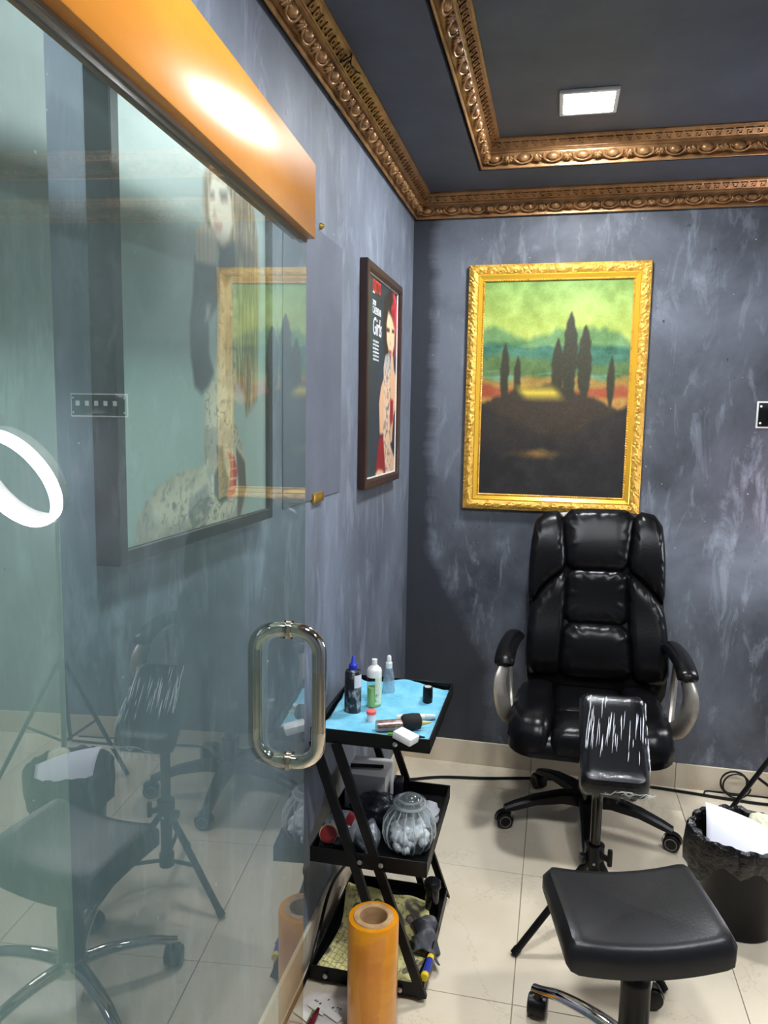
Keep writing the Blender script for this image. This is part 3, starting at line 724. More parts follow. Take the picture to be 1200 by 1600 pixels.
# --- switch plate on the back wall
sp0 = ony(1183, 627, YB); sp1 = ony(1179, 669, YB)
sw = thing('switch_plate', (sp0.x+.135, YB, sp1.z), 'black wall switch plate with white rim and five rockers', 'switch')
SX, SZ0, SZ1 = sp0.x, sp1.z, sp0.z
MB().box((SX+.135, YB-.003, (SZ0+SZ1)/2), (.27, .006, SZ1-SZ0), bev=.002).build('rim', M_white, sw)
MB().box((SX+.135, YB-.007, (SZ0+SZ1)/2), (.258, .008, SZ1-SZ0-.012), bev=.002).build('plate', M_blackgloss, sw)
for i in range(5):
    x = SX+.055+i*.044
    r = MB().box((x, YB-.013, (SZ0+SZ1)/2), (.030, .008, .05), bev=.003).build('rocker', M_blackgloss, sw)
    MB().box((x, YB-.0178, (SZ0+SZ1)/2+.008), (.018, .0015, .022)).build('mark', M_white, r)
for x in (SX+.014, SX+.256):
    for z in (SZ0+.02, SZ1-.02): MB().lathe([(.0045, 0), (.0045, .002), (0, .003)], 10, axis_M((x, YB-.010, z), (0, -1, 0))).build('screw', M_white, sw)

# ================================================================== OFFICE CHAIR
def caster(parent, p, d, r=.029, tread=M_blackpl, rim=None, name='caster'):
    """twin-wheel caster under p (stem top), rolling direction d (horizontal)"""
    d = Vector(d).normalized(); ax = Vector((-d.y, d.x, 0)); c = Vector((p[0], p[1], r))+d*.012
    h = MB()
    pts = []
    for k in range(9):
        a = math.radians(-10+200*k/8); pts.append(c+d*((r+.004)*math.cos(a))+Vector((0, 0, (r+.004)*math.sin(a))))
    h.tube(pts, .0085, 8, flat=(1.35, .6), up=tuple(d.cross(UPZ))) if False else None
    h.tube([Vector((p[0], p[1], r+.012)), Vector(p)], .008, 10)
    M = frame_M(c, d, UPZ, d.cross(UPZ))
    n = 14; vs = []; fs = []
    for side in (-1, 1):
        for k in range(n+1):
            a = math.radians(-5+195*k/n); vs.append((( r+.005)*math.cos(a), (r+.005)*math.sin(a), side*.013))
    for k in range(n): fs.append((k, k+1, n+2+k, n+1+k))
    h.faces(vs, fs, M)
    h.box((0, .004, 0), (.03, .03, .012), M, bev=.003)
    k = h.build(name, tread, parent)
    for sgn in (-1, 1):
        wc = c+ax*(.0155*sgn)
        w_ = MB().lathe([(0, -.009), (r*.86, -.009), (r, -.006), (r, .006), (r*.86, .009), (0, .009)], 22, axis_M(wc, ax*sgn)).build('wheel', tread, k)
        if rim: MB().lathe([(r*.62, .0085), (r*.62, .0105), (r*.72, .0105), (r*.72, .0085)], 22, axis_M(wc, ax*sgn), ring=True).build('rim', rim, k)
    return k
CX, CY = .165, 2.87
oc = thing('office_chair', (CX, CY, 0), 'black padded leather office chair with silver arms against the back wall', 'chair')
# back: plane leaning back
tl = math.radians(10.5); BN = Vector((0, -math.cos(tl), math.sin(tl))); BP = Vector((CX, 3.015, .47)); BU = Vector((1, 0, 0)); BV = Vector((0, math.sin(tl), math.cos(tl)))
def back_fn(u, v, h):     # u across, v up the back, h out to the front; side wings curl forward
    c = .10*u*u*1.6 + .028*math.exp(-((v-.16)/.14)**2)-.02*math.exp(-((v-.72)/.1)**2)
    return BP+BU*u+BV*v+BN*(h+c)
def bpx(poly, grow=1.0):      # crop pixels of the photograph (scale 2.856, origin 760,780) -> (u,v)
    o = []
    for a, c in poly:
        q = onp(760+a/2.856, 780+c/2.856, BP+BN*.05, BN); o.append(((q-BP).dot(BU), (q-BP).dot(BV)))
    cu = sum(q[0] for q in o)/len(o); cv = sum(q[1] for q in o)/len(o)
    return [(cu+(u-cu)*grow, cv+(v-cv)*grow) for u, v in o]
shell = smooth_loop(bpx([(225, 70), (300, 52), (510, 44), (690, 55), (790, 80), (805, 250), (800, 470), (812, 640), (818, 900), (760, 950), (480, 940), (240, 900), (178, 860), (178, 640), (190, 480), (190, 300), (205, 150)]), 2)
MB().pillow(shell, lambda u, v, h: back_fn(u, v, h-.035), .02, .055, edge=.3).build('back_shell', M_leather, oc)
panels = [('headrest', [(344, 46), (510, 42), (672, 52), (655, 190), (634, 322), (500, 316), (360, 312), (352, 200)], .030),
          ('shoulder_bolster', [(232, 68), (344, 48), (352, 200), (358, 306), (300, 345), (245, 392), (205, 455), (190, 440), (190, 300), (206, 150)], .032),
          ('shoulder_bolster', [(672, 54), (790, 82), (806, 250), (800, 480), (770, 440), (740, 408), (690, 360), (637, 318), (655, 190)], .032),
          ('lumbar_panel', [(362, 312), (500, 316), (634, 322), (637, 440), (635, 566), (490, 556), (345, 548), (354, 430)], .022),
          ('lumbar_panel', [(345, 552), (490, 558), (637, 570), (648, 690), (652, 812), (490, 806), (322, 792), (330, 680)], .036),
          ('side_wing', [(358, 310), (354, 430), (344, 550), (330, 680), (322, 790), (240, 782), (180, 765), (178, 640), (192, 500), (212, 450), (250, 395), (300, 350)], .040),
          ('side_wing', [(636, 322), (690, 364), (740, 412), (785, 470), (802, 530), (812, 650), (814, 826), (730, 832), (654, 812), (648, 690), (638, 570), (638, 440)], .040)]
for i, (nm, poly, T) in enumerate(panels):
    MB().pillow(smooth_loop(bpx(poly, 1.045), 1), lambda u, v, h: back_fn(u, v, h-.005), T, .03, edge=.5, wr=.0035, seed=i).build(nm, M_leather, oc)
# seat
def seat_fn(u, v, h):    # u across, v from front(-) to back(+)
    z = .452+h - .9*max(0, -v-.17)**1.5 - .25*max(0, abs(u)-.22)**1.5+.16*max(0, v-.02)
    return Vector((CX-.012+u, 2.83+v, z))
MB().pillow(rrect(-.285, .285, -.245, .20, .09), lambda u, v, h: seat_fn(u, v, h-.03), .025, .035, edge=.25).build('seat_base', M_leather, oc)
seats = [('seat_bolster', [(-.288, -.12), (-.27, -.225), (-.20, -.25), (-.135, -.24), (-.125, -.1), (-.13, .05), (-.12, .19), (-.16, .22), (-.24, .20), (-.28, .08)], .062),
         ('seat_bolster', [(.288, -.12), (.28, .08), (.24, .20), (.16, .22), (.12, .19), (.13, .05), (.125, -.1), (.135, -.24), (.20, -.25), (.27, -.225)], .062),
         ('seat_panel', rrect(-.135, .135, -.25, -.035, .03), .048), ('seat_panel', rrect(-.13, .13, -.035, .21, .03), .034)]
for i, (nm, poly, T) in enumerate(seats):
    MB().pillow(smooth_loop(poly, 1), lambda u, v, h: seat_fn(u, v, h-.012), T, .03, edge=.5, wr=.003, seed=20+i).build(nm, M_leather, oc)
MB().box((CX, 2.86, .362), (.2, .26, .03), bev=.008).build('tilt_mechanism', M_blackpl, oc)
MB().cyl((CX, CY, .10), (CX, CY, .34), .026, 18).cyl((CX, CY, .10), (CX, CY, .22), .034, 18).build('gas_column', M_blackpl, oc)
# arms
for sg in (-1, 1):
    xx = lambda a: CX-.005+sg*a
    fr = spline([(xx(.318), 2.765, .632), (xx(.330), 2.742, .585), (xx(.328), 2.745, .53), (xx(.312), 2.79, .455), (xx(.292), 2.86, .405)], 7)
    a = MB().tube(fr, [.027+.009*math.sin(PI*k/(len(fr)-1)) for k in range(len(fr))], 12, flat=(.55, 1.1)).build('armrest', M_silver, oc)
    rr = spline([(xx(.292), 2.90, .405), (xx(.302), 2.945, .48), (xx(.308), 2.965, .56), (xx(.312), 2.955, .645)], 6)
    MB().tube(rr, .022, 10, flat=(.6, 1.1)).build('rear_upright', M_silver, a)
    pd = spline([(xx(.315), 2.735, .640), (xx(.316), 2.76, .662), (xx(.310), 2.86, .682), (xx(.296), 2.96, .690), (xx(.285), 3.01, .688)], 6)
    MB().tube(pd, [.018]+[.034]*2+[.037]*(len(pd)-6)+[.032, .026, .014], 14, flat=(1.0, .62)).build('arm_pad', M_leather, a)
    MB().tube([(xx(.26), 2.87, .40), (xx(.30), 2.87, .40)], .012, 10).build('bolt', M_silver, a)
# five-star base
for k in range(5):
    ang = math.radians(-91+72*k); d = Vector((math.cos(ang), math.sin(ang), 0)); sd = Vector((-d.y, d.x, 0)); c = Vector((CX, CY, 0)); R_ = .305
    prof_ = [(.025, .135, .085, .030), (.10, .138, .098, .027), (.20, .122, .092, .023), (.28, .098, .072, .020), (R_+.012, .084, .064, .017)]
    vs = []; fs = []
    for (rad, zt_, zb_, wd) in prof_:
        for s_, z_ in ((-1, zb_), (1, zb_), (1, zt_-.008), (.6, zt_), (-.6, zt_), (-1, zt_-.008)): vs.append(c+d*rad+sd*(wd*s_)+UPZ*z_)
    for i in range(len(prof_)-1):
        for q in range(6): fs.append((i*6+q, i*6+(q+1) % 6, i*6+6+(q+1) % 6, i*6+6+q))
    fs += [tuple(range(5, -1, -1)), tuple(range(24, 30))]
    lg = MB().faces(vs, fs).build('base_leg', M_blackpl, oc, ang=30)
    p = c+d*R_
    if k != 0: caster(lg, (p.x, p.y, .072), d, .03, M_blackpl, mat('pale caster rim', (120, 114, 106), .5))
    else: caster(lg, (p.x, p.y, .072), sd, .03, M_blackpl, mat('pale caster rim', (120, 114, 106), .5))

# ================================================================== TATTOO ARM REST (tripod)
AX, AY = .155, 2.17
ar = thing('arm_rest', (AX, AY, 0), 'black padded arm rest wrapped in clear film on a tripod post', 'arm rest')
k0, k1 = onp(892, 1222, (AX, 2.06, .525), Vector((0, 1, 0))), onp(1006, 1232, (AX, 2.06, .525), Vector((0, 1, 0)))
f0, f1 = onp(920, 1078, (AX, 2.29, .715), Vector((0, 1, 0))), onp(1018, 1086, (AX, 2.29, .715), Vector((0, 1, 0)))
pc_ = (k0+k1+f0+f1)/4; eu = ((k1-k0)+(f1-f0)).normalized(); ev = ((f0-k0)+(f1-k1)); PL = ev.length/2; ev = (ev-eu*ev.dot(eu)).normalized(); en = eu.cross(ev)
PW = ((k1-k0).length+(f1-f0).length)/4
pad_fn = lambda u, v, h: pc_+eu*u+ev*v+en*(h-.03)
MB().pillow(rrect(-PW, PW, -PL/2, PL/2, .025), pad_fn, .030, .032, edge=.3, p=2.4).build('pad', M_leather, ar)
M_film = clear_mat('clear cling film', (250, 251, 252), 1.42, .05, bump=(30, .3, (5, 1, 1)))
def film_fn(u, v, h):
    s_ = .0018*math.sin(u*230+math.sin(v*31)*1.6)*(.5+.5*math.sin(v*19+u*40))
    return pc_+eu*(u*1.02)+ev*(v*1.015)+en*(h-.028+(s_ if h > 0 else .004*math.sin(u*300+v*120)))
b = MB(); b.pillow(rrect(-PW, PW, -PL/2, PL/2, .022), film_fn, .031, .036, rings=16, edge=.3, p=2.4)
# gathered film at the near lower edge
for i in range(9):
    u0 = -PW+2*PW*i/8.0*.96; q = pc_+eu*u0-ev*(PL/2)+en*(-.055)
    b.faces([q, q+eu*.024-UPZ*random.uniform(0, .012), q+eu*.012-ev*.012-UPZ*random.uniform(.008, .02), q+eu*.012+en*.02-ev*.006], [(0, 1, 2), (0, 2, 3), (1, 3, 2)])
wrap = b.build('plastic_wrap', M_film, ar, ang=60)
rr = random.Random(12); b = MB()
for i in range(44):      # lengthwise film creases, their light glints drawn as white ridges
    u0 = rr.uniform(-.86, .92)*PW; v0 = rr.triangular(-.34, .32, -.12)*PL; ln = rr.uniform(.06, .34)*PL; sl = .10+rr.uniform(-.05, .05)
    q0 = [pc_+eu*(u0+sl*t*ln)+ev*(min(.43*PL, v0+t*ln))+en*.0042 for t in (0, .25, .5, .75, 1)]
    b.tube([q_+eu*rr.uniform(-.0006, .0006) for q_ in q0], [.0002, .0008, .0010, .0008, .0002], 6)
for i in range(16):
    v0 = -.5*PL+rr.uniform(.03, .86)*PL; q0 = [pc_+eu*(PW*1.015)+ev*(v0+t*.03)+en*(-.012+rr.uniform(-.012, .012)) for t in (0, .5, 1)]
    b.tube(q0, [.0003, .0012, .0003], 6)
for i in range(12):
    u0 = rr.uniform(-.95, .9)*PW; q0 = [pc_+eu*(u0+t*.03)-ev*(PL*.507)+en*(-.03+rr.uniform(-.02, .012)) for t in (0, .5, 1)]
    b.tube(q0, [.0003, .0013, .0003], 6)
crs = b.build('crease_glints', mat('white crease glints', (236, 238, 242), .15, 0, .9), wrap, ang=180); tag(crs, kind='stuff')  # white colour stands in for light glinting on the creases
hz = ony(935, 1335, AY).z
pt = pc_-en*.055
MB().tube([(AX, AY, hz-.02), (AX, AY, pt.z-.01), pt], .0155, 16).build('post', M_blackgloss, ar)
MB().tube([(AX, AY, .10), (AX, AY, hz+.03)], .0185, 16).build('lower_tube', M_blackmetal, ar)
hb = MB().tube([(AX, AY, hz-.028), (AX, AY, hz+.03)], .028, 16).build('collar', M_blackpl, ar)
kd = Vector((.75, -.6, 0)).normalized()
MB().tube([Vector((AX, AY, hz+.005))+kd*.02, Vector((AX, AY, hz+.005))+kd*.05], .009, 10).box(Vector((AX, AY, hz+.012))+kd*.052, (.014, .014, .05), bev=.004).build('clamp_knob', M_blackpl, hb)
MB().lathe([(.012, 0), (.017, .006), (.017, .016), (0, .02)], 14, axis_M((AX-.025, AY-.01, hz-.012), (-1, -.3, 0))).build('clamp_knob', M_blackpl, hb)
MB().lathe([(.004, 0), (.004, .003), (0, .004)], 8, axis_M((AX-.002, AY-.029, hz-.015), (0, -1, .0))).build('screw', M_bolt, hb)
tips = [onz(803, 1490, 0.006), onz(1038, 1548, .006)]
a0 = math.atan2(tips[0].y-AY, tips[0].x-AX)
tips.append(Vector((AX+.03, AY+.26, .006)))
for tp in tips:
    d = Vector((tp.x-AX, tp.y-AY, 0)).normalized(); st = Vector((AX, AY, hz-.02))+d*.022
    lg = MB().tube([st, tp], .0105, 10).build('leg', M_blackmetal, ar)
    mid = st.lerp(tp, .5); MB().tube([Vector((AX, AY, .115))+d*.018, mid], .0065, 8).build('strut', M_blackmetal, lg)
    MB().tube([tp-(tp-st).normalized()*.02, tp], .0125, 10).build('rubber_foot', M_blackpl, lg)
MB().tube([(AX, AY, .095), (AX, AY, .135)], .024, 14).build('collar', M_blackpl, ar)

# ================================================================== STOOL
SZ = .452
sn = [onz(*q, SZ) for q in ((893, 1480), (1152, 1464), (1074, 1352), (850, 1352))]
sc = sum(sn, Vector())/4; su = ((sn[1]-sn[0])+(sn[2]-sn[3])).normalized(); sv = Vector((-su.y, su.x, 0))
SW = ((sn[1]-sn[0]).length+(sn[2]-sn[3]).length)/4; SD = (((sn[3]-sn[0]).dot(sv))+((sn[2]-sn[1]).dot(sv)))/4
sk_ = ((sn[3]-sn[0])+(sn[2]-sn[1])).dot(su)/2/(2*SD)
stl = thing('saddle_stool', (sc.x, sc.y, 0), 'black leather square seat stool on chrome wheeled base in the foreground', 'stool')
def stool_fn(u, v, h):
    bow = .022*(u/SW)**2-.010-.012*max(0, -v/SD)**3
    return Vector((sc.x, sc.y, SZ-.026+h+bow))+su*(u+sk_*v)+sv*v
MB().pillow(rrect(-SW-.006, SW+.006, -SD-.008, SD+.004, .022), stool_fn, .028, .032, rings=14, edge=.16, p=2.0, dish=.006).build('seat', M_leather2, stl)
MB().pillow(rrect(-SW+.03, SW-.03, -SD+.03, SD-.03, .03), lambda u, v, h: stool_fn(u, v, h-.045), .004, .010, rings=3).build('underside', mat('torn white backing cloth', (206, 200, 190), .9), stl)
cx, cy = onp(992, 1560, (sc.x, sc.y+.01, 0), Vector((0, 1, 0))).x, sc.y+.01
MB().tube([(cx, cy, .26), (cx, cy, SZ-.06)], .024, 20).build('gas_column', M_blackgloss, stl)
MB().lathe([(0, .10), (.034, .10), (.034, .25), (.031, .262), (.026, .266), (0, .266)], 22, rotz(0, (cx, cy, 0))).build('column_sleeve', M_blackpl, stl)
MB().lathe([(0, .075), (.044, .075), (.044, .105), (.036, .118), (0, .118)], 22, rotz(0, (cx, cy, 0))).build('hub', M_chrome, stl)
MB().box((0, 0, 0), (.14, .10, .02), rotz(math.atan2(su.y, su.x), (cx, cy, SZ-.068)), bev=.003).build('seat_plate', M_blackmetal, stl)
tipL = onz(838, 1590, .0); aL = math.atan2(tipL.y-cy, tipL.x-cx); RL = math.hypot(tipL.x-cx, tipL.y-cy)
for k in range(5):
    ang = aL+math.radians(72*k); d = Vector((math.cos(ang), math.sin(ang), 0)); sd = Vector((-d.y, d.x, 0)); c = Vector((cx, cy, 0))
    pts = [c+d*.03+UPZ*.098, c+d*(RL*.4)+UPZ*.105, c+d*(RL*.75)+UPZ*.098, c+d*(RL*.95)+UPZ*.083, c+d*(RL+.012)+UPZ*.078]
    pts = spline(pts, 4)
    lg = MB().tube(pts, [.020-.008*i/(len(pts)-1) for i in range(len(pts))], 12, flat=(1.1, .75)).build('base_leg', M_chrome, stl)
    p = c+d*RL
    caster(lg, (p.x, p.y, .078), (d*.4+sd*(.9 if k % 2 else -.9)), .027)

# ================================================================== TROLLEY
TX_0, TX_1, TY_0, TY_1 = -.598, -.282, 1.825, 2.262
tr = thing('trolley', ((TX_0+TX_1)/2, (TY_0+TY_1)/2, 0), 'black three-tier metal trolley with slanted legs beside the glass door', 'trolley')
shelf_z = {'top': (.688, .725), 'mid': (.352, .394), 'low': (.012, .052)}
for nm, (z0, z1) in shelf_z.items():
    b = MB().box(((TX_0+TX_1)/2, (TY_0+TY_1)/2, z0+.003), (TX_1-TX_0, TY_1-TY_0, .006))
    for (x0, x1, y0, y1) in ((TX_0, TX_1, TY_0, TY_0+.004), (TX_0, TX_1, TY_1-.004, TY_1), (TX_0, TX_0+.004, TY_0, TY_1), (TX_1-.004, TX_1, TY_0, TY_1)):
        b.box(((x0+x1)/2, (y0+y1)/2, (z0+z1)/2), (x1-x0, y1-y0, z1-z0), bev=.001, seg=1)
    sh = b.build('tray', M_blackmetal, tr)
    for fx in ((.72,) if nm == 'top' else (.44, .62) if nm == 'mid' else (.15, .8)):
        MB().lathe([(.0065, 0), (.0065, .003), (.003, .005), (0, .005)], 10, axis_M((TX_0+(TX_1-TX_0)*fx, TY_0-.006, (z0+z1)/2), (0, -1, 0))).build('bolt', M_bolt, sh)
for yy, sgn in ((TY_0-.004, -1), (TY_1+.004, 1)):
    for (xa, za), (xb, zb_) in (((-.590, .69), (-.355, .015)), ((-.530, .69), (-.285, .015))):
        p, q = Vector((xa, yy, za)), Vector((xb, yy, zb_)); d = (q-p).normalized(); nx = Vector((d.z, 0, -d.x)); ln = (q-p).length
        M = frame_M((p+q)/2, d, nx, d.cross(nx))
        MB().box((0, 0, 0), (ln, .024, .003), M).box((0, -.0108, .006*(-1 if d.cross(nx).y*sgn > 0 else 1)), (ln, .0025, .012), M).build('slanted_leg', M_blackmetal, tr)

# --- things on the top tray
ZT = .6995
def tray_z(u, v): return ZT+.0012+.0016*math.sin(u*13+v*7)*math.sin(v*17)
def z_wr(u, v): return .0026*math.sin(u*11+v*5)*math.sin(v*13+u*6)+.004*abs(math.sin(u*3.2*PI))**.6+.004*abs(math.sin(v*3.1*PI+.4))**.6
def sheet_fn(u, v):
    x = TX_0+.012+(TX_1-TX_0-.020)*u; y = TY_0+.008+(TY_1-TY_0-.028)*v
    z = ZT+.0025+z_wr(u, v)+.016*math.exp(-((v-.66-.10*u)/.035)**2)*(.4+.6*math.sin(PI*u))
    z += .020*max(0, v-.9)*10*math.exp(-((u-.55)/.25)**2)
    z += .03*math.exp(-((u)/.08)**2)*max(0, v-.35)
    return Vector((x, y, z))
M_blue = mat('pale blue bib sheet', (112, 192, 220), .8, noise=(16, (134, 208, 232), .4, .6), bump=(420, .6, (.08, 1, 1)))
tag(MB().grid(60, 60, sheet_fn, .0008).build('bib_sheet', M_blue, ang=180), 'pale blue disposable sheet spread over the top tray of the trolley', 'sheet')
zs = ZT+.0085
def at(px, py, z=ZT): q = onz(px, py, z); return Vector((q.x, q.y, 0))
M_ink = mat('smeared black label', (22, 24, 28), .35, noise=(45, (188, 192, 198), .52, .72, (1, 1, .6)))
M_blue_cap = mat('blue cap', (20, 44, 168), .35)
p = at(551, 1116); t = thing('ink_bottle', (p.x, p.y, zs), 'black smeared ink bottle with a blue nozzle cap on the trolley', 'bottle')
MB().lathe([(0, 0), (.022, 0), (.0235, .003), (.0235, .112), (.021, .120), (.012, .124), (0, .124)], 24, rotz(0, (p.x, p.y, zs))).build('body', M_ink, t)
MB().lathe([(0, .122), (.0125, .122), (.0125, .136), (.009, .139), (.007, .141), (.0035, .160), (.002, .162), (0, .162)], 18, rotz(0, (p.x, p.y, zs))).build('nozzle_cap', M_blue_cap, t)
b = MB(); b.grid(8, 2, lambda u, v: Vector((p.x+.0242*math.cos(-1.15+u*1.1), p.y+.0242*math.sin(-1.15+u*1.1), zs+.075+.036*v)), .0004); b.build('paper_label', mat('label white', (214, 216, 222), .6), t)
p = at(584, 1107); t = thing('wash_bottle', (p.x, p.y, zs), 'clear bottle of green liquid with a white flip top on the trolley', 'bottle')
M_clear = clear_mat('clear plastic', (236, 240, 238), 1.5, .05)
MB().lathe([(0, 0), (.0195, 0), (.021, .003), (.021, .09), (.0195, .094), (0, .094)], 22, rotz(0, (p.x, p.y, zs))).build('body', M_clear, t)
MB().lathe([(0, .002), (.0192, .002), (.0192, .056), (0, .056)], 22, rotz(0, (p.x, p.y, zs))).build('green_liquid', mat('green liquid', (172, 218, 132), .3), t)
MB().lathe([(0, .088), (.0215, .088), (.0215, .106), (.019, .112), (.010, .120), (.008, .122), (.008, .138), (0, .138)], 22, rotz(0, (p.x, p.y, zs))).build('flip_cap', M_white, t)
MB().grid(8, 2, lambda u, v: Vector((p.x+.0216*math.cos(-1.2+u*1.3), p.y+.0216*math.sin(-1.2+u*1.3), zs+.01+.078*v)), .0003).build('paper_label', mat('pale label', (206, 220, 196), .6, noise=(60, (130, 160, 110), .55, .7)), t)
p = at(607, 1086); t = thing('spray_bottle', (p.x, p.y, zs), 'small clear conical spray bottle with a white cap behind the other bottles', 'bottle')
MB().lathe([(0, 0), (.0185, 0), (.0195, .003), (.0165, .045), (.012, .072), (.0105, .078), (0, .078)], 20, rotz(0, (p.x, p.y, zs))).build('body', clear_mat('milky plastic', (214, 226, 232), 1.5, .1, (.18, .4), (200, 214, 222)), t)
MB().lathe([(0, .076), (.0105, .076), (.0105, .093), (.007, .096), (.0065, .112), (.004, .115), (0, .115)], 16, rotz(0, (p.x, p.y, zs))).build('spray_cap', M_white, t)
p = at(580, 1131); t = thing('lidded_pot', (p.x, p.y, zs), 'tiny white pot with a coral red lid on the blue sheet', 'pot')
MB().lathe([(0, 0), (.0105, 0), (.0125, .022), (0, .022)], 16, rotz(0, (p.x, p.y, zs))).build('pot', mat('white pink pot', (236, 224, 226), .4), t)
MB().lathe([(0, .021), (.0138, .021), (.0138, .029), (.011, .031), (0, .031)], 16, rotz(0, (p.x, p.y, zs))).build('lid', mat('coral lid', (240, 96, 92), .4), t)
# pen machine lying on the sheet
A0 = onz(588, 1137, zs+.012); A1 = onz(672, 1131, zs+.012); d = (A1-A0).normalized(); A0.z = A1.z = zs+.016
d = (A1-A0).normalized(); L_ = (A1-A0).length
t = thing('tattoo_pen', (A0.x, A0.y, zs), 'pinkish metal tattoo pen with black foam grip lying on the sheet', 'tattoo machine')
MB().lathe([(0, 0), (.0145, 0), (.0152, .002), (.0152, L_*.5), (0, L_*.5)], 18, axis_M(A0, d)).build('body', mat('rose metal', (172, 132, 122), .25, .8, noise=(90, (220, 206, 204), .5, .65)), t)
MB().lathe([(0, L_*.47), (.016, L_*.47), (.0205, L_*.51), (.022, L_*.66), (.0205, L_*.80), (.012, L_*.83), (0, L_*.83)], 20, axis_M(A0+UPZ*.006, d)).build('grip', mat('black foam', (20, 20, 21), .8, bump=(300, .3)), t)
MB().lathe([(0, L_*.82), (.0075, L_*.82), (.004, L_*.95), (.0008, L_*1.04), (0, L_*1.04)], 12, axis_M(A0, d)).build('needle_tip', mat('straw tip', (206, 186, 120), .3), t)
# cream tube behind the pen
B0 = onz(620, 1121, zs+.008); B1 = onz(680, 1120, zs+.008); d = (B1-B0).normalized(); L_ = (B1-B0).length
t = thing('cream_tube', (B0.x, B0.y, zs), 'white and beige tube lying behind the tattoo pen', 'tube')
MB().lathe([(0, 0), (.007, 0), (.0085, .01), (.0085, L_*.72), (0, L_*.72)], 14, axis_M(B0, d)).build('body', mat('beige tube', (224, 216, 196), .4), t)
MB().lathe([(0, L_*.72), (.0092, L_*.72), (.0092, L_*.84), (.007, L_), (0, L_)], 14, axis_M(B0, d)).build('tip', mat('grey blue tip', (176, 190, 196), .3), t)
# marker and white box
G0 = onz(606, 1147, zs+.006); G1 = onz(664, 1152, zs+.006); d = (G1-G0).normalized(); L_ = (G1-G0).length
t = thing('marker_pen', (G0.x, G0.y, zs), 'green marker pen under the small white box', 'pen')
MB().lathe([(0, 0), (.0055, 0), (.0055, L_*.8), (0, L_*.8)], 12, axis_M(G0, d)).build('barrel', mat('green marker', (72, 132, 44), .4), t)
MB().lathe([(0, L_*.8), (.0045, L_*.8), (.002, L_), (0, L_)], 10, axis_M(G0, d)).build('tip', M_blackpl, t)
p = at(634, 1153, zs+.02)
M = rotz(-.42, (p.x, p.y, zs+.0235)) @ Matrix.Rotation(.18, 4, 'Y')
tag(MB().box((0, 0, 0), (.056, .040, .020), M, bev=.003).build('white_box', M_white), 'small white rectangular box lying on the green marker', 'box')
p = at(668, 1102); t = thing('grip_roll', (p.x, p.y, zs), 'small black upright roll with a white core at the tray corner', 'roll')
MB().lathe([(.0095, .001), (.0140, .001), (.0145, .003), (.0145, .046), (.0138, .048), (.0095, .048)], 18, rotz(0, (p.x, p.y, zs)), ring=True).build('roll_body', M_blackpl, t)
MB().lathe([(0, .0), (.0098, .0), (.0098, .0485), (.0082, .0485), (.0082, .04), (0, .04)], 18, rotz(0, (p.x, p.y, zs))).build('core', M_white, t)

# --- middle tray
ZM = .3585
p = at(641, 1326, ZM); jx, jy = -.352, 1.945
t = thing('cotton_jar', (jx, jy, ZM), 'ribbed round glass jar with glass lid holding white cotton', 'jar')
ribs = lambda a, z: 1+.075*math.cos(a*16)*math.sin(min(1, max(0, (z-.005)/.115))*PI)**.6
jp = [(.030, 0), (.048, .004), (.063, .022), (.070, .048), (.068, .075), (.056, .100), (.041, .116), (.037, .124), (.041, .130)]
M_jar = clear_mat('clear jar glass', (238, 243, 243), 2.5, .03, (.04, .12), (232, 236, 238))
jb = MB().lathe(jp, 72, rotz(0, (jx, jy, ZM+.001)), ribs); jb.build('body', M_jar, t, ang=60)
M_rib = clear_mat('refraction white rib', (240, 244, 244), 2.6, .08, (.22, .42), (236, 240, 242))  # milky white mixed in to stand for light refracted in ribs and rims
for k in range(16):
    a = 2*PI*k/16
    MB().tube([Vector((jx+(r_*1.03+.0015)*math.cos(a), jy+(r_*1.03+.0015)*math.sin(a), ZM+.001+z_)) for r_, z_ in jp[1:8]], [.0008, .0018, .0024, .0024, .0021, .0016, .0008], 6).build('rib', M_rib, t)
MB().lathe([(.0405, .122), (.045, .122), (.0465, .126), (.045, .130), (.0405, .130)], 30, rotz(0, (jx, jy, ZM+.001)), ring=True).build('rim', M_rib, t)
MB().lathe([(.030, .1395), (.034, .1385), (.034, .142), (.030, .1435)], 30, rotz(0, (jx, jy, ZM+.001)), ring=True).build('lid_ridge', M_rib, t)
MB().lathe([(0, .126), (.046, .126), (.047, .131), (.044, .137), (.030, .141), (.026, .146), (.020, .147), (.016, .153), (.010, .157), (0, .158)], 30, rotz(0, (jx, jy, ZM+.001))).build('lid', M_jar, t)
rr = random.Random(5); b = MB()
for i in range(80):
    a = rr.uniform(0, 6.28); r_ = .046*math.sqrt(rr.random()); z_ = ZM+.016+rr.random()*(.062-.5*r_)
    tb = bmesh.new(); bmesh.ops.create_icosphere(tb, subdivisions=2, radius=.0125)
    for v in tb.verts: v.co *= 1+.34*math.sin(v.co.x*700+i)*math.sin(v.co.y*640+v.co.z*560+i*2)
    b.merge(tb, Matrix.Translation((jx+r_*math.cos(a), jy+r_*math.sin(a), z_)))
tag(b.build('cotton_wool', mat('white cotton', (246, 245, 246), .95), ang=180), 'white cotton tufts inside the ribbed glass jar', 'cotton', kind='stuff')
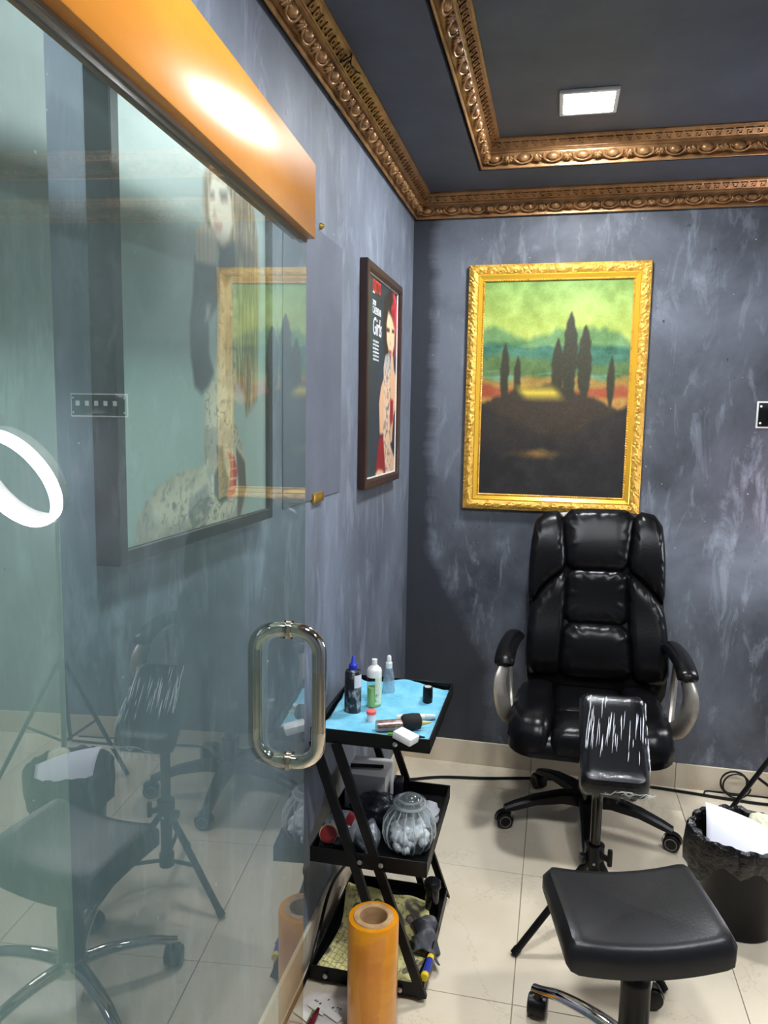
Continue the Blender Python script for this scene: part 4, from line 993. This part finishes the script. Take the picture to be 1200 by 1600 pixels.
def crumple(name, c, size, m, seed, sub=3, amp=.3, squash=1, label=None, cat=None, parent=None, tilt=0):
    rr = random.Random(seed); tb = bmesh.new(); bmesh.ops.create_icosphere(tb, subdivisions=sub, radius=1)
    ph = [(Vector((rr.gauss(0, 1), rr.gauss(0, 1), rr.gauss(0, 1))).normalized(), rr.uniform(2, 7), rr.uniform(0, 6.28)) for _ in range(14)]
    for v in tb.verts:
        n_ = v.co.normalized(); k = 1
        for dd, fq, p0 in ph: k += amp/6*abs(math.sin(n_.dot(dd)*fq+p0))
        k /= 1+amp/6*9
        v.co = Vector((n_.x*k*size[0], n_.y*k*size[1], n_.z*k*size[2]))
        if v.co.z < -size[2]*.75: v.co.z = -size[2]*.75
    zmin = min(v.co.z for v in tb.verts)
    o = MB().merge(tb, Matrix.Translation((c[0], c[1], c[2]-zmin)) @ Matrix.Rotation(tilt, 4, 'Z')).build(name, m, parent, ang=22)
    return tag(o, label, cat) if parent is None else o
M_bag = clear_mat('clear plastic bag', (222, 226, 228), 1.9, .12, (.08, .30), (190, 194, 198), bump=(40, 1.0, (1, 1, 1)))
crumple('plastic_bag', (-.535, 1.915, ZM), (.05, .06, .052), M_bag, 3, 4, .6, label='crumpled clear plastic bag with red items on the middle tray', cat='bag')
crumple('foil_bag', (-.458, 1.905, ZM), (.034, .048, .048), mat('silver film', (170, 174, 180), .22, .7, bump=(60, .9)), 8, 4, .7, label='crumpled silver film packet between the bag and the jar', cat='packet')
crumple('dark_bag', (-.475, 2.055, ZM), (.07, .05, .05), mat('dark glossy plastic', (34, 38, 48), .2, bump=(35, .9)), 11, 4, .6, label='crumpled dark blue plastic packet behind the glass jar', cat='packet')
crumple('tissue_heap', (-.335, 2.10, ZM), (.045, .075, .022), mat('grey tissue', (150, 152, 156), .8, bump=(50, .8)), 15, 4, .5, label='grey crumpled plastic sheet behind the jar at the tray corner', cat='sheet')
q = ony(512, 1304, 1.855)
t = thing('red_cap_jar', (q.x, 1.875, q.z-.022), 'dark red round lid lying in the clear plastic bag', 'lid')
MB().lathe([(0, 0), (.022, 0), (.022, .012), (.019, .014), (0, .014)], 20, axis_M((q.x, 1.862, q.z), (.25, -1, .25))).build('lid_top', mat('dark red lid', (132, 26, 34), .35), t)
MB().lathe([(.0222, -.004), (.0245, -.004), (.0245, .006), (.0222, .006)], 20, axis_M((q.x, 1.862, q.z), (.25, -1, .25)), ring=True).build('lid_ring', mat('cream ring', (214, 186, 140), .5), t)
q = ony(546, 1282, 1.86)
tag(MB().box((0, 0, 0), (.022, .012, .030), Matrix.Translation((q.x, 1.868, q.z)) @ Matrix.Rotation(.4, 4, 'Y'), bev=.002).build('red_packet', mat('red packet', (150, 34, 48), .4)), 'small red packet in the clear bag behind the trolley leg', 'packet')
tag(MB().box((0, 0, 0), (.075, .05, .03), rotz(.2, (-.548, 1.872, ZM+.016)), bev=.002).build('black_carton', M_blackpl), 'flat black carton on the left of the middle tray', 'box')
bx = thing('white_carton', (-.52, 2.17, ZM), 'white carton with a black pen on top at the back of the middle tray', 'box')
MB().box((-.52, 2.175, ZM+.055), (.125, .13, .11), bev=.002).build('carton', mat('white carton', (204, 202, 200), .6), bx)
tag(MB().tube([(-.575, 2.15, ZM+.1175), (-.475, 2.165, ZM+.1175)], [.006, .0055], 10).build('black_pen', M_blackpl), 'black pen lying on the white carton', 'pen')
tag(MB().box((0, 0, 0), (.028, .05, .085), rotz(.12, (-.428, 2.165, ZM+.043)), bev=.003).build('power_supply', mat('black violet box', (28, 24, 38), .25)), 'small glossy black box standing beside the white carton', 'box')

# --- bottom tray
ZL = .0185
def cloth_paint(U, V):
    img = np.zeros(U.shape+(3,)); img[:] = (226, 216, 146); n = fbm(U, V, 6, 5); img += ((n-.5)*50)[..., None]
    ln = np.abs(fbm(U, V, 9, 17)-.5); over(img, np.clip((.02-ln)*60, 0, 1)*.8, (50, 50, 46))
    for cx_, cy_, r_, c in ((.78, .68, .055, 0), (.80, .40, .05, 1), (.55, .62, .16, 1), (.30, .45, .05, 0), (.6, .25, .07, 0), (.18, .7, .08, 1), (.86, .16, .04, 1), (.4, .8, .06, 0)):
        d = np.hypot(U-cx_, V-cy_)/r_
        over(img, np.clip((1-np.abs(d-.8)*4), 0, 1), (44, 44, 40))
        if c: over(img, np.clip((.8-d)*4, 0, 1)*.7, (86, 84, 70))
    g = ((np.sin(U*120) > .86) | (np.sin(V*120+U*20) > .86)) & (U < .35) & (V < .5); over(img, g*.5, (96, 90, 70))
    over(img, np.clip(1-np.abs(np.hypot(U-.45, V-.55)-.24)*22, 0, 1), (40, 40, 38))
    over(img, np.clip((n-.62)*8, 0, 1)*.8, (70, 62, 66))
    return img
def cl_fn(u, v):
    x = -.585+.265*u+.02*math.sin(v*4); y = 1.845+.37*v
    z = ZL+.006+.020*math.exp(-((v-.95+.25*u)/.25)**2)+.05*max(0, .35-u)*(.6+.4*math.sin(v*6))+.004*math.sin(u*14)*math.sin(v*11)
    return Vector((x, y, z))
t = print_sheet('printed_cloth', cl_fn, 110, 130, cloth_paint, print_mat('printed cloth', .75)); tag(t, 'yellow cloth printed with black tattoo style drawings in the bottom tray', 'cloth')
def pap_fn(u, v):
    q = Vector((-.615, 1.70, 0)).lerp(Vector((-.43, 1.70, 0)), u); return Vector((q.x+.035*v, q.y-.02+.118*v, .0035+.0012*math.sin(u*9+v*5)))
def pap_paint(U, V):
    img = np.zeros(U.shape+(3,)); img[:] = (222, 214, 206); n = fbm(U, V, 5, 2); img += ((n-.5)*30)[..., None]
    over(img, np.clip((fbm(U, V, 3, 8)-.50)*4, 0, 1)*np.clip((U-.55)*3, 0, 1), (150, 120, 96))
    over(img, np.clip((fbm(U, V, 4, 28)-.56)*5, 0, 1)*.5, (206, 170, 160))
    for x, y, r in ((.16, .70, .022), (.20, .69, .015), (.26, .64, .02), (.47, .58, .02), (.53, .60, .015), (.58, .58, .018), (.50, .50, .015), (.54, .47, .018), (.72, .7, .02), (.33, .78, .015), (.1, .3, .02)):
        over(img, np.clip((1-np.hypot((U-x), (V-y)*.62)/r)*4, 0, 1), (40, 34, 36))
    return img
t = print_sheet('stained_paper', pap_fn, 90, 60, pap_paint, print_mat('stained paper', .8)); tag(t, 'white paper spotted with black ink on the floor by the roll', 'paper')
b = MB()
for i, (cx_, cy_, ro) in enumerate(((-.545, 1.735, .5), (-.50, 1.72, .5), (-.57, 1.70, .5))): b.box((0, 0, 0), (.055, .022, .0012), rotz(-.5, (cx_, cy_, .0075+.0014*i)))
tag(b.build('paper_strips', mat('white paper strip', (228, 224, 214), .7)), 'overlapping white paper strips on the stained paper', 'paper')
rt = onz(491, 1592, .02)
t = thing('ink_tube', (rt.x, rt.y, .008), 'small dark red tube with green edge on the stained paper', 'tube')
MB().tube([(rt.x, rt.y+.035, .02), (rt.x-.004, rt.y, .018), (rt.x-.006, rt.y-.05, .018)], [.004, .0095, .0095], 12).build('body', mat('dark red tube', (96, 20, 34), .25, noise=(80, (170, 110, 120), .6, .7)), t)
MB().tube([(rt.x-.011, rt.y+.028, .016), (rt.x-.015, rt.y-.05, .014)], .0045, 8).build('edge', mat('green edge', (90, 150, 60), .4), t)
q = at(697, 1424, ZL); t = thing('black_bottle', (-.302, 2.165, ZL), 'black bottle with a round flat cap in the bottom tray corner', 'bottle')
MB().lathe([(0, 0), (.019, 0), (.021, .004), (.021, .085), (.018, .092), (0, .092)], 20, rotz(0, (-.316, 2.165, ZL))).build('body', M_blackgloss, t)
MB().lathe([(0, .090), (.0255, .090), (.0265, .094), (.0255, .108), (.022, .112), (0, .112)], 24, rotz(0, (-.316, 2.165, ZL))).build('cap', M_blackpl, t)
cl = [onz(x, y, z) for x, y, z in ((673, 1440, .06), (692, 1452, .075), (703, 1478, .07), (698, 1500, .06), (676, 1505, .04), (672, 1475, .045))]
def rag(u, v):
    base = Vector((-.335+.075*u-.02*v, 1.94+.15*v+.01*math.sin(u*5), .062)); return base+Vector((.006*math.sin(v*13), 0, .012*math.sin(u*5+v*4)*math.sin(v*7)-.05*max(0, u-.78)/.22*(.5+.5*math.sin(v*3))-.03*max(0, .35-u)))
tag(MB().grid(20, 24, rag, .002).build('grey_rag', mat('dark grey cloth', (66, 66, 70), .85, noise=(14, (112, 110, 116), .5, .6)), ang=180), 'crumpled dark grey cloth beside the printed cloth', 'cloth')
g0, g1 = onz(681, 1548, .035), onz(689, 1508, .035); d = (g1-g0).normalized(); L_ = (g1-g0).length
g0 = Vector((-.284, 1.838, .0625)); d = Vector((.05, 1, .0)).normalized(); L_ = .085
t = thing('glue_stick', (g0.x, g0.y, ZL), 'blue glue stick with yellow ends at the bottom tray edge', 'glue stick')
MB().lathe([(0, .012), (.0095, .012), (.0095, L_-.012), (0, L_-.012)], 16, axis_M(g0, d)).build('barrel', mat('blue wrapper', (38, 52, 150), .35), t)
MB().lathe([(0, 0), (.0105, 0), (.0105, .014), (0, .014)], 16, axis_M(g0, d)).build('end_cap', mat('yellow cap', (224, 196, 36), .35), t)
MB().lathe([(0, L_-.014), (.0098, L_-.014), (.0098, L_), (0, L_)], 16, axis_M(g0, d)).build('end_cap', mat('yellow cap', (224, 196, 36), .35), t)

# --- film roll standing on the floor
rx, ry, rz = -.392, 1.70, .314; rR = .0625
t = thing('film_roll', (rx, ry, 0), 'tall orange roll of stretch film with cardboard core on the floor', 'roll')
M_orange = mat('orange film roll', (230, 152, 18), .28, coat=.4, noise=(6, (214, 130, 6), .4, .7, (1, 1, 3)), bump=(60, .08, (1, 1, .1)))
MB().lathe([(.049, .002), (rR-.002, .002), (rR, .006), (rR, rz-.006), (rR-.002, rz-.002), (.049, rz-.002)], 40, rotz(0, (rx, ry, 0)), ring=True).build('film', M_orange, t)
MB().lathe([(.034, .0), (.0495, 0), (.0495, rz), (.048, rz+.002), (.036, rz+.002), (.034, rz)], 40, rotz(0, (rx, ry, 0)), ring=True).build('cardboard_core', mat('cardboard', (196, 158, 112), .8, noise=(40, (170, 128, 84), .4, .7)), t)
def flap(u, v):
    a = -2.1+1.25*u*(.35+.65*(1-v))+.5*v; z_ = .27-.27*v+.03*u; r_ = rR+.0012+.004*u*abs(math.sin(v*13))+.003*math.sin(v*40)*u
    return Vector((rx+r_*math.cos(a), ry+r_*math.sin(a), max(.004, z_)))
MB().grid(14, 40, flap).build('loose_film', clear_mat('loose film', (252, 246, 236), 1.35, .12, (.0, .10), (250, 226, 190), bump=(60, .8, (1, 1, 1))), t, ang=60)

# ================================================================== WASTE BIN
bxx, byy = .60, 2.395
wb = thing('waste_bin', (bxx, byy, 0), 'round black plastic waste bin lined with a black bag at the right', 'bin')
MB().lathe([(0, .004), (.100, .004), (.104, 0), (.110, .004), (.112, .02), (.132, .275), (.135, .28), (.131, .283), (.128, .275), (.106, .012), (0, .012)], 40, rotz(0, (bxx, byy, 0))).build('bucket', mat('black bin plastic', (10, 10, 10), .35, 0, .2, bump=(20, .1)), wb)
rr = random.Random(4); vs = []; fs = []; NB_ = 96; bp = [(.10, .10), (.118, .20), (.128, .275), (.132, .298), (.140, .305), (.148, .296), (.150, .27), (.148, .235), (.144, .205)]
for i in range(NB_):
    a = 2*PI*i/NB_
    for j, (r_, z_) in enumerate(bp):
        k = .004*math.sin(a*13+j*.9+2*math.sin(a*3))*math.sin(a*5+1)+.0025*math.sin(a*29+j*.6+3*math.sin(a*4)); hang = .03*math.sin(a*3+.5)+.018*math.sin(a*8) if j >= 6 else 0
        puff = .022*math.exp(-((a-3.35)/.35)**2) if j >= 4 else 0
        vs.append((bxx+(r_+k*(j > 1)+puff)*math.cos(a), byy+(r_+k*(j > 1)+puff)*math.sin(a), z_+hang*(j-5)/3+.004*math.sin(a*11+2*math.sin(a*4))*(j in (3, 4))))
n_ = len(bp)
for i in range(NB_):
    for j in range(n_-1): fs.append((i*n_+j, ((i+1) % NB_)*n_+j, ((i+1) % NB_)*n_+j+1, i*n_+j+1))
MB().faces(vs, fs).build('bag_liner', mat('black bag film', (14, 14, 15), .2, bump=(45, .7)), wb, ang=35)
# paper in the bin
pp = [onp(x, y, (bxx-.02, byy, .3), Vector((.25, .95, .25)).normalized()) for x, y in ((1127, 1264), (1200, 1318), (1195, 1340), (1140, 1345), (1097, 1304))]
def bin_paper(u, v):
    A_, B_ = Vector((.50, 2.44, .352)), Vector((.73, 2.40, .285)); C_, D_ = Vector((.49, 2.335, .262)), Vector((.66, 2.26, .225))
    q = (A_.lerp(B_, u)).lerp(C_.lerp(D_, u), v); q.z += .022*math.sin(PI*v)*(1-.3*u)+.01*math.sin(PI*u); return q
tag(MB().grid(14, 14, bin_paper, .0006).build('waste_paper', M_paper, ang=180), 'curved white sheet of paper sticking out of the bin', 'paper')
crumple('crumpled_tissue', (bxx+.07, byy+.06, .262), (.04, .04, .036), mat('cream tissue', (216, 212, 184), .9), 21, 4, .6, label='cream crumpled tissue in the bin beside the paper', cat='tissue')

# ================================================================== RING LAMP on tripod (right, mostly out of frame)
rgx, rgy = .93, 2.95
rl = thing('ring_lamp', (rgx, rgy, 0), 'ring lamp on a thin black tripod stand behind the bin', 'lamp')
MB().tube([(rgx, rgy, .10), (rgx, rgy, .75)], .011, 12).tube([(rgx, rgy, .7), (rgx, rgy, 1.08)], .008, 12).build('pole', M_blackmetal, rl)
MB().tube([(rgx, rgy, .44), (rgx, rgy, .50)], .019, 12).build('collar', M_blackpl, rl)
for k in range(3):
    a = math.radians(186+120*k); d = Vector((math.cos(a), math.sin(a), 0)); R_ = .30
    lg = MB().tube([Vector((rgx, rgy, .475))+d*.018, Vector((rgx, rgy, .008))+d*R_], .009, 10).build('leg', M_blackmetal, rl)
    MB().tube([Vector((rgx, rgy, .13))+d*.012, Vector((rgx, rgy, .24))+d*.165], .0055, 8).build('strut', M_blackmetal, lg)
RC = Vector((1.085, 2.93, 1.26)); rn = Vector((.29, -.80, -.44)).normalized(); rm = Vector((.66, 0, .75)); rm = (rm-rn*rm.dot(rn)).normalized(); rw = rn.cross(rm)
ringp = [RC+rm*(.21*math.cos(2*PI*k/48))+rw*(.21*math.sin(2*PI*k/48)) for k in range(48)]
MB().tube([q-rn*.012 for q in ringp], .046, 12, True, flat=(.35, 1.0), up=tuple(rn)).build('ring_housing', M_white, rl)
MB().tube([q+rn*.000 for q in ringp], .043, 12, True, flat=(.38, 1.0), up=tuple(rn)).build('ring_tube', mat('lit ring', (252, 252, 255), .5, emit=RING_L), rl)
MB().tube(spline([(rgx, rgy, 1.05), (rgx+.01, rgy+.02, 1.10), tuple(RC-rm*.21-rn*.025)], 6), .007, 8).build('gooseneck', M_blackpl, rl)
MB().lathe([(0, 0), (.011, 0), (.011, .008), (0, .012)], 12, axis_M(RC-rm*.19-rn*.03, (-.6, 1, 0))).build('added_pink_glow', mat('pink glow emitter', (255, 90, 200), .5, emit=120.0), rl)  # added emitter, casts the pink glow on the back wall; real source unseen

# ================================================================== CABLES
def on_floor(pts, r): return [Vector((onz(x, y, r).x, min(onz(x, y, r).y, YB-.012-r), r)) for x, y in pts]
c = on_floor([(640, 1218), (690, 1214), (760, 1216), (840, 1216), (930, 1222), (1010, 1229), (1060, 1236), (1110, 1244), (1160, 1252), (1200, 1257), (1260, 1262)], .0065)
tag(MB().tube(spline(c, 6), .0062, 8).build('floor_cable', M_blackpl), 'thick black cable running along the back wall skirting', 'cable')
c2 = on_floor([(1100, 1240), (1103, 1236), (1120, 1233), (1150, 1236), (1200, 1243), (1250, 1250)], .004)
tag(MB().tube(spline(c2, 6), .0036, 8).build('thin_cable', M_blackpl), 'thin black cable beside the coiled lead', 'cable')
cc = onz(1150, 1245, .05); pts = []
for k in range(61):
    a = 2*PI*k/20; r_ = .050+.007*math.sin(k*.31)
    pts.append(Vector((.765+r_*1.05*math.cos(a)+.004*(k/20), 3.245-.010*(k/20)-.01*math.sin(a*.5), .058+r_*math.sin(a))))
tag(MB().tube(pts, .0034, 8).build('coiled_lead', M_blackpl), 'coil of thin black lead leaning against the skirting', 'cable')
c3 = [(-.600, 2.42, .02), (-.605, 2.24, .10), (-.606, 2.05, .13), (-.607, 1.93, .06), (-.608, 1.85, .012), (-.61, 1.70, .006), (-.612, 1.5, .006)]
tag(MB().tube(spline(c3, 8), .005, 8).build('wall_cable', M_blackpl), 'black cable hanging behind the trolley along the left wall', 'cable')
